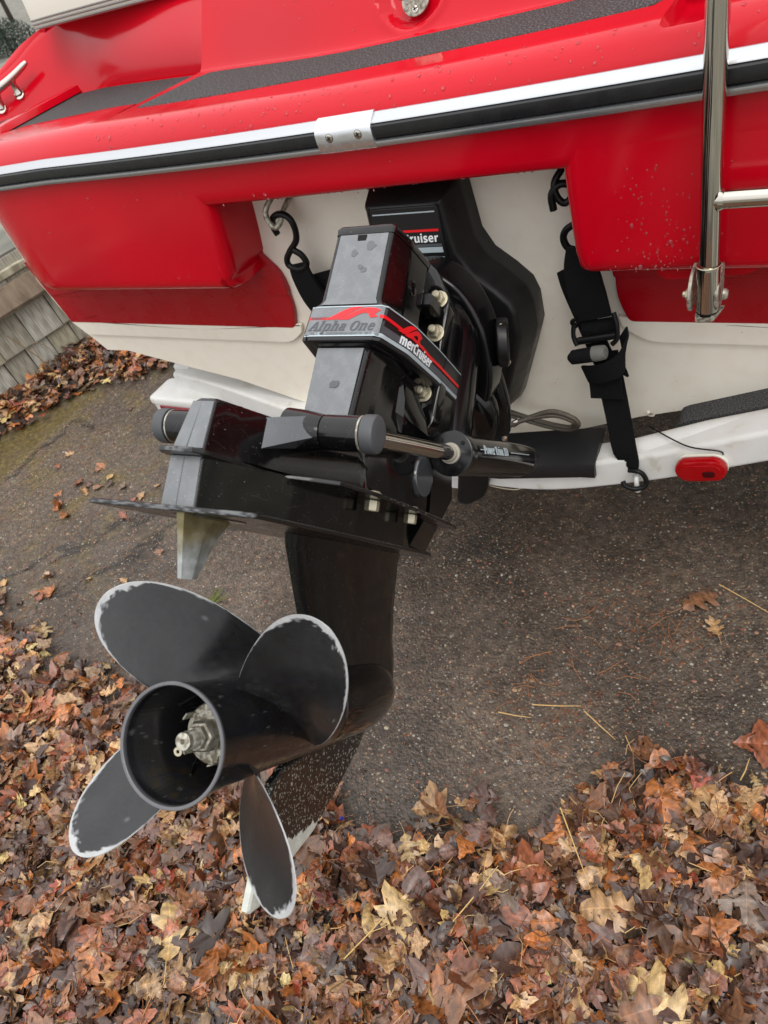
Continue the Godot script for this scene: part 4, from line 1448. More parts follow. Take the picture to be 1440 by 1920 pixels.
func make_boat_things() -> void:
	# cushion on the deck
	var s := Shape.new()
	var c := thing("seat_cushion", "white vinyl cushion with grey piping lines on the red deck, upper left", "cushion")
	var path := smooth([Vector3(-1.20, 1.278, -0.80), Vector3(-1.185, 1.278, -0.56), Vector3(-1.16, 1.2785, -0.462), Vector3(-1.05, 1.2765, -0.448), Vector3(-0.85, 1.271, -0.446), Vector3(-0.67, 1.266, -0.446), Vector3(-0.45, 1.262, -0.446)], 6)
	var rows := []
	var lines := [[], [], []]
	for i in path.size():
		var p := path[i]
		var d := (path[mini(i + 1, path.size() - 1)] - path[maxi(i - 1, 0)]).normalized()
		var o := Vector3(-d.z, 0, d.x)
		if o.z < 0 and o.x > -0.5: o = -o
		if o.x > 0.3: o = -o
		var ring := PackedVector3Array()
		for k in [[-0.10, 0.0], [-0.004, 0.0], [0.004, 0.004], [0.006, 0.018], [0.004, 0.040], [0.0, 0.085], [-0.010, 0.108], [-0.03, 0.118], [-0.12, 0.120]]:
			ring.append(p + o * k[0] + Vector3.UP * k[1])
		rows.append(ring)
		for k in 3:
			lines[k].append(p + o * (0.0055 + 0.0008 * k) + Vector3.UP * (0.005 + 0.0085 * k))
	s.grid(rows)
	obj("cushion_cover", s, M.vinyl, c, 50.0, null, false)
	for k in 3:
		s = Shape.new()
		s.tube(PackedVector3Array(lines[k]), 0.0022, 8)
		obj("piping", s, M.piping, c)
	s = Shape.new()
	s.tube(PackedVector3Array([Vector3(-1.135, 1.395, -0.50), Vector3(-1.132, 1.34, -0.458), Vector3(-1.118, 1.285, -0.4445)]), 0.0014, 6)
	obj("seam", s, M.ink_white, c)
	# cleat
	var cl := thing("cleat", "chrome two-horn cleat on the port gunwale, at the left edge", "cleat")
	var a := Vector3(-1.3179, 1.1935, -0.3808)
	var b := Vector3(-1.2454, 1.2186, -0.4444)
	a = a + (a - b) * 0.75
	s = Shape.new()
	var bar := PackedVector3Array()
	var rad := []
	for i in 15:
		var f := i / 14.0
		bar.append(a.lerp(b, f) + Vector3.UP * 0.006 * pow(absf(f - 0.5) * 2.0, 2.0))
		rad.append(lerpf(0.0105, 0.0075, absf(f - 0.5) * 2.0) * (0.75 if i == 0 or i == 14 else 1.0))
	s.tube(bar, rad, 14)
	obj("horn_bar", s, M.steel, cl)
	for k in 2:
		var f := 0.36 + 0.30 * k
		var top := a.lerp(b, f)
		var foot: Vector3 = [Vector3(-1.3450, 1.1475, -0.3715), Vector3(-1.2980, 1.1630, -0.4122)][k]
		s = Shape.new()
		s.tube(smooth([top, top.lerp(foot, 0.5) + Vector3(-0.004, 0.002, 0), foot + Vector3(0.0, 0.004, 0)], 5), [0.010, 0.0095, 0.009, 0.0085, 0.0085, 0.009, 0.0095, 0.010, 0.011, 0.012, 0.013], 12)
		obj("cleat_foot", s, M.steel, cl)
		s = Shape.new()
		s.lathe([[0.013, -0.004], [0.0145, 0.0], [0.0135, 0.005], [0.007, 0.006], [0.006, 0.0045], [0.0, 0.0045]], foot, Vector3(0.3834, 0.6233, 0.6816), 20)
		var ft := obj("foot_washer", s, M.steel, cl)
		s = Shape.new()
		s.lathe([[0.0055, 0.0], [0.0050, 0.003], [0.0, 0.004]], foot + Vector3(0.3834, 0.6233, 0.6816).normalized() * 0.0042, Vector3(0.3834, 0.6233, 0.6816), 12)
		obj("foot_screw", s, M.old_metal, ft)

	# swim ladder
	var l := thing("swim_ladder", "polished steel swim ladder folded up against the red stern", "ladder")
	var lx := 0.5268
	var lz := 0.04
	s = Shape.new()
	s.tube(PackedVector3Array([Vector3(lx + 0.001, 0.862, lz), Vector3(lx + 0.0005, 1.0, lz), Vector3(lx + 0.0015, 1.45, lz)]), 0.0128, 28)
	obj("rail_tube", s, M.steel, l)
	s = Shape.new()
	s.tube(PackedVector3Array([Vector3(0.86, 0.862, lz), Vector3(0.86, 1.45, lz)]), 0.0128, 20)
	obj("rail_tube", s, M.steel, l)
	s = Shape.new()
	s.tube(PackedVector3Array([Vector3(lx, 0.9525, lz), Vector3(0.86, 0.9525, lz)]), 0.0120, 24)
	s.lathe([[0.0150, 0.0], [0.0135, 0.0035], [0.0120, 0.006]], Vector3(lx + 0.010, 0.9525, lz), Vector3.RIGHT, 24)
	obj("rung", s, M.steel, l)
	s = Shape.new()
	s.lathe([[0.0134, 0.864], [0.0152, 0.8655], [0.0155, 0.862], [0.0148, 0.8615], [0.0148, 0.799], [0.0140, 0.7975]], Vector3(lx, 0, lz), Vector3.UP, 36)
	obj("socket", s, M.steel, l)
	s = Shape.new()
	s.lathe([[0.0152, 0.8665], [0.0158, 0.8655], [0.0152, 0.8645]], Vector3(lx, 0, lz), Vector3.UP, 36, false)
	obj("socket_bead", s, M.zinc, l)
	s = Shape.new()
	s.lathe([[0.0146, 0.799], [0.0150, 0.798], [0.0150, 0.7945], [0.0140, 0.794]], Vector3(lx, 0, lz), Vector3.UP, 32)
	obj("black_gasket", s, M.hook, l)
	s = Shape.new()
	s.loft([PackedVector3Array([Vector3(lx - 0.010, 0.783, lz + 0.010), Vector3(lx + 0.008, 0.785, lz + 0.011), Vector3(lx + 0.012, 0.787, lz - 0.008), Vector3(lx - 0.010, 0.785, lz - 0.01)]), PackedVector3Array([Vector3(lx - 0.013, 0.787, lz + 0.013), Vector3(lx + 0.011, 0.789, lz + 0.014), Vector3(lx + 0.018, 0.791, lz - 0.012), Vector3(lx - 0.014, 0.788, lz - 0.012)]), PackedVector3Array([Vector3(lx - 0.0135, 0.7965, lz + 0.013), Vector3(lx + 0.0135, 0.7965, lz + 0.013), Vector3(lx + 0.020, 0.7965, lz - 0.014), Vector3(lx - 0.014, 0.7965, lz - 0.013)])])
	obj("hinge_foot", s, M.old_metal, l, 30.0)
	for side in [-1.0, 1.0]:
		s = Shape.new()
		var lug := Poly.rounded([[-0.034, 0.852, 0.004], [-0.004, 0.848, 0.010], [0.013, 0.830, 0.010], [0.013, 0.806, 0.012], [-0.002, 0.793, 0.010], [-0.034, 0.800, 0.004]], 4)
		s.prism(lug, Vector3(lx + side * 0.0172 - 0.0025, 0, lz), Vector3.BACK, Vector3.UP, 0.005, 0.0015)
		obj("hinge_lug", s, M.old_metal, l)
	s = Shape.new()
	s.lathe([[0.0075, 0.0], [0.0075, 0.003], [0.005, 0.006]], Vector3(lx + 0.0195, 0.822, lz), Vector3.RIGHT, 18)
	obj("bolt_head", s, M.old_metal, l)
	s = hex_nut(Vector3(lx - 0.0195, 0.822, lz), Vector3.LEFT, 0.0075, 0.009)
	s.lathe([[0.0042, 0.008], [0.0042, 0.012], [0.002, 0.0135]], Vector3(lx - 0.0195, 0.822, lz), Vector3.LEFT, 12)
	obj("lock_nut", s, M.zinc, l)

	strap_port()
	strap_starboard()

func ribbon(path: Array, across: Array, thick := 0.0016, per := 5) -> Shape:
	# a band of webbing along a path; across gives half its width as a vector at each point
	var p := smooth(path, per)
	var w := smooth(across, per)
	var rows := []
	for i in p.size():
		var d := (p[mini(i + 1, p.size() - 1)] - p[maxi(i - 1, 0)]).normalized()
		var n := d.cross(w[i]).normalized() * thick
		rows.append(PackedVector3Array([p[i] - w[i] - n, p[i] + w[i] - n, p[i] + w[i] + n, p[i] - w[i] + n]))
	var s := Shape.new()
	s.loft(rows)
	return s

func strap_port() -> void:
	var t := thing("tie_down_strap", "black tie-down strap left of the engine, with a coated hook in the transom eye", "strap", Transform3D(), "tie-down straps at the stern")
	var s := Shape.new()
	var o := Vector3(-0.300, 0.925, -0.075)
	s.tube(smooth([Vector3(-0.293, 0.886, -0.082), Vector3(-0.295, 0.902, -0.080), Vector3(-0.286, 0.920, -0.078), Vector3(-0.268, 0.928, -0.076), Vector3(-0.251, 0.926, -0.075), Vector3(-0.2405, 0.914, -0.075), Vector3(-0.2395, 0.893, -0.075), Vector3(-0.248, 0.873, -0.075), Vector3(-0.272, 0.853, -0.075), Vector3(-0.287, 0.836, -0.074), Vector3(-0.285, 0.822, -0.073), Vector3(-0.262, 0.816, -0.072), Vector3(-0.245, 0.821, -0.073), Vector3(-0.2405, 0.830, -0.074), Vector3(-0.246, 0.846, -0.073), Vector3(-0.259, 0.858, -0.070)], 6), 0.0064, 12)
	obj("hook", s, M.hook, t)
	s = ribbon([Vector3(-0.264, 0.826, -0.075), Vector3(-0.262, 0.80, -0.072), Vector3(-0.248, 0.75, -0.07), Vector3(-0.225, 0.69, -0.075), Vector3(-0.20, 0.62, -0.08)], [Vector3(0.022, 0.003, 0), Vector3(0.025, 0.004, 0), Vector3(0.030, 0.006, 0), Vector3(0.029, 0.006, 0), Vector3(0.02, 0.006, 0)], 0.004)
	obj("folded_webbing", s, M.web, t)
	s = ribbon([Vector3(-0.255, 0.792, -0.09), Vector3(-0.238, 0.73, -0.088), Vector3(-0.21, 0.66, -0.092), Vector3(-0.17, 0.55, -0.10), Vector3(-0.13, 0.43, -0.10)], [Vector3(0.050, 0.010, 0), Vector3(0.052, 0.010, 0), Vector3(0.047, 0.008, 0), Vector3(0.026, 0.006, 0), Vector3(0.025, 0.006, 0)], 0.003)
	obj("webbing", s, M.web, t)

func strap_starboard() -> void:
	var t := thing("tie_down_strap", "black tie-down strap with buckle right of the engine, hooked to the white trailer", "strap", Transform3D(), "tie-down straps at the stern")
	var s := Shape.new()
	var o := Vector3(0.300, 0.890, -0.075)
	s.tube(smooth([o + Vector3(-0.016, 0.016, 0.012), o + Vector3(-0.017, 0.040, 0.010), o + Vector3(-0.004, 0.052, 0.004), o + Vector3(0.012, 0.044, 0.0), o + Vector3(0.016, 0.015, 0.0), o + Vector3(0.012, -0.010, 0.0), o + Vector3(-0.004, -0.022, 0.0), o + Vector3(-0.010, -0.036, 0.0), o + Vector3(-0.004, -0.052, 0.0), o + Vector3(0.014, -0.056, 0.0), o + Vector3(0.030, -0.046, 0.0), o + Vector3(0.026, -0.028, 0.0)], 6), 0.0058, 12)
	obj("hook", s, M.hook, t)
	# upper band, from the hook down to the buckle
	s = ribbon([Vector3(0.315, 0.845, -0.066), Vector3(0.318, 0.815, -0.06), Vector3(0.327, 0.77, -0.052), Vector3(0.336, 0.725, -0.050)], [Vector3(0.018, 0.004, 0), Vector3(0.026, 0.006, 0), Vector3(0.030, 0.006, 0), Vector3(0.029, 0.006, 0)], 0.004)
	obj("upper_webbing", s, M.web, t)
	s = ribbon([Vector3(0.298, 0.808, -0.072), Vector3(0.303, 0.77, -0.07), Vector3(0.318, 0.71, -0.066), Vector3(0.345, 0.63, -0.062)], [Vector3(0.024, 0.012, 0), Vector3(0.022, 0.006, 0), Vector3(0.018, 0.004, 0), Vector3(0.02, 0.004, 0)], 0.0022)
	obj("inner_webbing", s, M.web, t)
	# buckle
	s = Shape.new()
	s.tube(smooth([Vector3(0.308, 0.713, -0.042), Vector3(0.303, 0.722, -0.038), Vector3(0.305, 0.728, -0.036), Vector3(0.312, 0.732, -0.036)], 5), 0.0036, 10)
	s.tube(smooth([Vector3(0.305, 0.722, -0.040), Vector3(0.304, 0.700, -0.034), Vector3(0.310, 0.684, -0.030)], 5), 0.0038, 10)
	s.tube(smooth([Vector3(0.372, 0.742, -0.040), Vector3(0.378, 0.722, -0.034), Vector3(0.378, 0.700, -0.030), Vector3(0.370, 0.690, -0.028)], 5), 0.0042, 10)
	s.tube(PackedVector3Array([Vector3(0.308, 0.688, -0.036), Vector3(0.376, 0.703, -0.036)]), 0.0065, 12)
	obj("buckle", s, M.hook, t)
	s = ribbon([Vector3(0.342, 0.720, -0.056), Vector3(0.344, 0.705, -0.05), Vector3(0.345, 0.690, -0.05)], [Vector3(0.03, 0.006, 0), Vector3(0.031, 0.006, 0), Vector3(0.031, 0.006, 0)], 0.002)
	obj("webbing_behind_buckle", s, M.web, t)
	# rolled loop with a worn pale end, and the loops under it
	s = Shape.new()
	s.tube(PackedVector3Array([Vector3(0.302, 0.666, -0.022), Vector3(0.304, 0.6665, -0.020), Vector3(0.322, 0.6705, -0.020), Vector3(0.342, 0.675, -0.020)]), [0.009, 0.0125, 0.013, 0.013], 18)
	obj("rolled_webbing", s, M.web, t)
	s = Shape.new()
	s.tube(PackedVector3Array([Vector3(0.340, 0.6750, -0.020), Vector3(0.350, 0.6772, -0.020), Vector3(0.360, 0.6792, -0.021), Vector3(0.362, 0.6796, -0.021)]), [0.01315, 0.0132, 0.0118, 0.0090], 18)
	obj("worn_webbing_end", s, M.frayed, t).set_meta("label", "worn pale end of the rolled webbing")
	s = ribbon([Vector3(0.322, 0.632, -0.022), Vector3(0.343, 0.638, -0.014), Vector3(0.366, 0.646, -0.014), Vector3(0.384, 0.656, -0.022), Vector3(0.388, 0.68, -0.04), Vector3(0.383, 0.70, -0.05)], [Vector3(-0.005, 0.016, 0), Vector3(-0.005, 0.017, 0), Vector3(-0.005, 0.017, 0), Vector3(-0.004, 0.018, 0), Vector3(0.004, 0.014, 0), Vector3(0.006, 0.01, 0)], 0.0022)
	obj("webbing_loop", s, M.web, t)
	s = ribbon([Vector3(0.352, 0.645, -0.030), Vector3(0.354, 0.622, -0.026), Vector3(0.355, 0.600, -0.024), Vector3(0.357, 0.582, -0.022)], [Vector3(0.029, 0.003, 0), Vector3(0.028, 0.002, 0), Vector3(0.0275, 0.001, 0), Vector3(0.029, 0.001, 0)], 0.002)
	obj("webbing_tail", s, M.web, t)
	s = ribbon([Vector3(0.374, 0.645, -0.040), Vector3(0.384, 0.632, -0.036), Vector3(0.392, 0.622, -0.034)], [Vector3(0.006, 0.008, 0), Vector3(0.004, 0.006, 0), Vector3(0.0012, 0.0012, 0)], 0.0008)
	obj("frayed_edge", s, M.web, t)
	# long band to the trailer
	s = ribbon([Vector3(0.350, 0.66, -0.050), Vector3(0.362, 0.60, -0.036), Vector3(0.374, 0.54, -0.022), Vector3(0.386, 0.48, -0.006), Vector3(0.396, 0.455, 0.0), Vector3(0.404, 0.440, 0.006)], [Vector3(0.022, 0.004, 0), Vector3(0.0225, 0.004, 0), Vector3(0.022, 0.004, 0), Vector3(0.0215, 0.005, 0), Vector3(0.017, 0.006, 0.004), Vector3(0.008, 0.003, 0.008)], 0.0018)
	obj("lower_webbing", s, M.web, t)
	s = ribbon([Vector3(0.366, 0.474, -0.003), Vector3(0.388, 0.470, 0.001), Vector3(0.41, 0.472, -0.003)], [Vector3(0, 0.003, 0), Vector3(0, 0.003, 0), Vector3(0, 0.003, 0)], 0.001)
	obj("tie_thread", s, M.web, t)
	s = Shape.new()
	var q := Vector3(0.402, 0.437, 0.008)
	s.tube(smooth([q + Vector3(-0.006, 0.008, 0.002), q + Vector3(0.010, 0.010, 0.004), q + Vector3(0.020, 0.004, 0.004), q + Vector3(0.026, -0.010, 0.006), q + Vector3(0.024, -0.020, 0.010), q + Vector3(0.008, -0.024, 0.016), q + Vector3(-0.008, -0.018, 0.018), q + Vector3(-0.014, -0.010, 0.014)], 6), 0.0046, 12)
	obj("lower_hook", s, M.hook, t)

# ---------------------------------------------------------------- the trailer
func make_trailer() -> void:
	var t := thing("boat_trailer", "white painted boat trailer with a red lamp, under the stern", "trailer")
	var s := Shape.new()
	# vee-shaped rear beam: centre line of its lower rear edge
	var low := smooth([Vector3(-1.02, 0.350, -0.20), Vector3(-0.80, 0.355, -0.16), Vector3(-0.45, 0.352, -0.08), Vector3(-0.20, 0.355, -0.03), Vector3(0.0, 0.345, 0.0), Vector3(0.20, 0.345, 0.0), Vector3(0.41, 0.405, 0.0), Vector3(0.62, 0.491, 0.0), Vector3(0.85, 0.590, 0.0), Vector3(1.05, 0.675, -0.01)], 5)
	var rows := []
	for p in low:
		var ring := PackedVector3Array()
		for k in Poly.rounded([[0.0, 0.0, 0.008], [0.0, 0.066, 0.010], [-0.055, 0.072, 0.008], [-0.055, 0.0, 0.008]], 3):
			ring.append(p + Vector3(0, k.y, k.x))
		rows.append(ring)
	s.loft(rows)
	obj("rear_beam", s, M.white, t, 40.0)
	s = Shape.new()
	s.tube(PackedVector3Array([Vector3(0.405, 0.462, -0.03), Vector3(0.52, 0.500, -0.05), Vector3(0.8, 0.60, -0.06)]), 0.022, 14)
	obj("beam_gusset", s, M.white, t)
	s = Shape.new()
	s.box(Vector3(0.0, 0.30, -1.5), Vector3(0.09, 0.09, 2.9), 0.008)
	obj("main_tube", s, M.white, t)
	# black keel pad
	s = Shape.new()
	rows = []
	for x in steps(0.10, 0.332, 0.03):
		var y := lerpf(0.352, 0.392, clampf((x - 0.12) / 0.2, 0.0, 1.0)) + 0.022
		var ring := PackedVector3Array()
		for k in [[0.010, 0.0], [0.012, 0.010], [0.006, 0.030], [-0.020, 0.046], [-0.070, 0.058], [-0.074, 0.050], [-0.03, 0.035], [-0.004, 0.0]]:
			ring.append(Vector3(x, y + k[1], k[0]))
		rows.append(ring)
	s.loft(rows)
	obj("keel_pad", s, M.pad, t, 40.0)
	# carpeted bunk
	s = Shape.new()
	rows = []
	for z in steps(-0.070, -1.6, 0.12):
		var ring := PackedVector3Array()
		for p in Poly.rounded([[0.47, 0.447, 0.02], [0.67, 0.524, 0.02], [0.655, 0.572, 0.02], [0.455, 0.495, 0.02]], 3):
			ring.append(Vector3(p.x, p.y, z))
		rows.append(ring)
	s.loft(rows)
	obj("carpeted_bunk", s, M.carpet, t)
	s = s.duplicate() if false else Shape.new()
	rows = []
	for z in steps(-0.30, -1.6, 0.12):
		var ring := PackedVector3Array()
		for p in Poly.rounded([[-0.46, 0.40, 0.02], [-0.66, 0.46, 0.02], [-0.645, 0.50, 0.02], [-0.445, 0.44, 0.02]], 3):
			ring.append(Vector3(p.x, p.y, z))
		rows.append(ring)
	s.loft(rows)
	obj("carpeted_bunk", s, M.carpet, t)
	# lamp
	s = Shape.new()
	var ov := PackedVector2Array()
	for i in 40:
		var a := TAU * i / 40
		ov.append(Vector2(0.030 * signf(cos(a)) * (1.0 if absf(cos(a)) > 0.02 else 0.0) * 0.62 + cos(a) * 0.0245, sin(a) * 0.0245))
	var ux := Vector3(0.98, 0.2, 0).normalized()
	var uy := Vector3(-0.2, 0.98, 0).normalized()
	s.prism(ov, Vector3(0.520, 0.472, 0.0005), ux, uy, 0.006, 0.001)
	obj("lamp_base", s, M.vinyl, t)
	s = Shape.new()
	s.prism(Poly.inset(ov, 0.0008), Vector3(0.520, 0.472, 0.0055), ux, uy, 0.017, 0.005)
	var lens := obj("lamp_lens", s, M.lens, t)
	lens.set_meta("label", "red oval lamp lens")
	s = Shape.new()
	s.prism(Poly.inset(ov, 0.0085), Vector3(0.520, 0.472, 0.0220), ux, uy, 0.0026, 0.0012)
	obj("lens_ridge", s, M.lens, lens)
	s = Shape.new()
	s.prism(Poly.rounded([[0.004, -0.010, 0.004], [0.024, -0.010, 0.006], [0.024, 0.004, 0.006], [0.004, 0.002, 0.004]], 3), Vector3(0.520, 0.472, 0.0215), ux, uy, 0.0045, 0.0006)
	obj("lens_panel", s, M.lens_dark, lens)
	s = Shape.new()
	s.tube(smooth([Vector3(0.552, 0.500, 0.002), Vector3(0.545, 0.508, 0.004), Vector3(0.50, 0.510, 0.003), Vector3(0.46, 0.507, -0.02), Vector3(0.42, 0.503, -0.05)], 6), 0.0014, 8)
	obj("lamp_wire", s, M.hook, t)
	# hook eye welded under the beam
	s = Shape.new()
	s.tube(smooth([Vector3(0.4085, 0.428, 0.002), Vector3(0.4095, 0.427, 0.010), Vector3(0.410, 0.416, 0.013), Vector3(0.410, 0.398, 0.011), Vector3(0.410, 0.390, 0.003)], 6), 0.0046, 12)
	obj("tie_eye", s, M.white, t)
	s = Shape.new()
	s.lathe([[0.006, 0.0], [0.004, 0.0006]], Vector3(0.055, 0.374, 0.0), Vector3.BACK, 14)
	obj("beam_hole", s, M.dark_hole, t)
	s = Shape.new()
	s.tube(smooth([Vector3(0.06, 0.347, -0.004), Vector3(0.10, 0.340, 0.0), Vector3(0.15, 0.339, 0.0), Vector3(0.17, 0.345, -0.004)], 5), 0.0012, 6)
	obj("loose_wire", s, M.zinc, t)
	# axle and wheels, unseen behind the stern, added to block light below
	s = Shape.new()
	s.box(Vector3(0.0, 0.30, -1.55), Vector3(1.9, 0.06, 0.06), 0.006)
	obj("axle", s, M.white, t)
	for side in [-1.0, 1.0]:
		s = Shape.new()
		s.lathe([[0.16, -0.085], [0.26, -0.09], [0.295, -0.075], [0.305, 0.0], [0.295, 0.075], [0.26, 0.09], [0.16, 0.085]], Vector3(0.97 * side, 0.305, -1.55), Vector3.RIGHT, 40)
		var tyre := obj("wheel", s, M.hook, t)
		s = Shape.new()
		s.lathe([[0.05, -0.03], [0.15, -0.02], [0.17, -0.07], [0.17, 0.07], [0.15, 0.02], [0.05, 0.03]], Vector3(0.97 * side, 0.305, -1.55), Vector3.RIGHT, 32)
		obj("rim", s, M.white, tyre)
	# port corner: side rail and light box with red reflector
	s = Shape.new()
	s.box(Vector3(-1.0, 0.395, -0.95), Vector3(0.075, 0.07, 1.45), 0.006)
	obj("side_rail", s, M.white, t)
	s = Shape.new()
	rows = []
	for k in [[0.245, 0.0, 0.0], [0.250, -0.004, 0.002], [0.335, -0.004, 0.002], [0.339, -0.008, 0.006], [0.354, -0.008, 0.006], [0.360, -0.004, 0.002], [0.363, 0.006, -0.006]]:
		var ring := PackedVector3Array()
		for p in Poly.rounded([[-1.112 + k[1], -0.150 + k[2], 0.012], [-0.835 - k[1], -0.150 + k[2], 0.012], [-0.835 - k[1], -0.245, 0.012], [-1.112 + k[1], -0.245, 0.012]], 3):
			ring.append(Vector3(p.x, k[0], p.y))
		rows.append(ring)
	s.loft(rows)
	obj("light_box", s, M.white, t, 50.0)
	s = Shape.new()
	s.box(Vector3(-0.972, 0.298, -0.1475), Vector3(0.230, 0.068, 0.008), 0.002)
	obj("reflector", s, M.reflector, t)
	s = Shape.new()
	s.box(Vector3(-0.92, 0.425, -0.29), Vector3(0.13, 0.012, 0.11), 0.003)
	s.box(Vector3(-0.86, 0.408, -0.29), Vector3(0.02, 0.05, 0.09), 0.003)
	obj("bracket", s, M.white, t)

# ---------------------------------------------------------------- ground, wall, leaves
const LEAF_EDGE := [[-2.6, 0.50], [-1.9, 0.50], [-1.43, 0.533], [-1.09, 0.59], [-0.76, 0.592], [-0.40, 0.615], [-0.1, 0.631], [0.04, 0.647], [0.21, 0.6315], [0.345, 0.556], [0.454, 0.416], [0.58, 0.335], [0.70, 0.33], [1.3, 0.30]]

func leaf_edge(x: float) -> float:
	for i in LEAF_EDGE.size() - 1:
		if x <= LEAF_EDGE[i + 1][0]:
			return lerpf(LEAF_EDGE[i][1], LEAF_EDGE[i + 1][1], clampf((x - LEAF_EDGE[i][0]) / (LEAF_EDGE[i + 1][0] - LEAF_EDGE[i][0]), 0.0, 1.0))
	return 0.3

func wall_x(z: float) -> float:
	return -2.57 - 0.2245 * (z + 0.39)

func drift(x: float, z: float) -> float:
	# how deep the leaves lie along the wall
	var edge := lerpf(-2.33, -2.10, clampf((-0.16 - z) / 0.37, 0.0, 1.0)) if z > -0.53 else lerpf(-2.10, -1.75, clampf((-0.53 - z) / 0.23, 0.0, 1.0))
	if z < -1.05: return 0.0
	return clampf((edge - x) / 0.2, 0.0, 1.0)

var gn := FastNoiseLite.new()
var gm := FastNoiseLite.new()

func litter(x: float, z: float) -> float:
	return smoothstep(-0.10, 0.11, z - leaf_edge(x) + gn.get_noise_2d(x * 3.0, z * 3.0) * 0.12 + gn.get_noise_2d(x * 11.0, z * 11.0) * 0.07)

func ground_height(x: float, z: float) -> float:
	var y := gn.get_noise_2d(x * 2.0, z * 2.0) * 0.006 + gn.get_noise_2d(x * 14.0, z * 14.0) * 0.0015
	y += 0.020 * litter(x, z) * (1.0 + 0.5 * gn.get_noise_2d(x * 9.0 + 7.0, z * 9.0))
	y += 0.050 * drift(x, z)
	return y

func crack(x: float, z: float) -> float:
	var w := gm.get_noise_2d(x * 6.0, z * 6.0) * 0.05 + gm.get_noise_2d(x * 30.0, z * 30.0) * 0.012
	var best := 9.0
	for k in [[-2.055, 0.4, -2.04, -0.36], [-2.04, -0.36, -1.90, -0.33], [-1.62, 0.48, -0.95, -0.25], [-0.95, -0.25, -0.62, -0.55], [-1.30, 0.45, -1.05, 0.05], [-1.05, 0.05, -0.55, -0.02]]:
		var a := Vector2(k[0], k[1])
		var b := Vector2(k[2], k[3])
		var p := Vector2(x + w, z + w * 0.7)
		best = minf(best, p.distance_to(Geometry2D.get_closest_point_to_segment(p, a, b)))
	return best

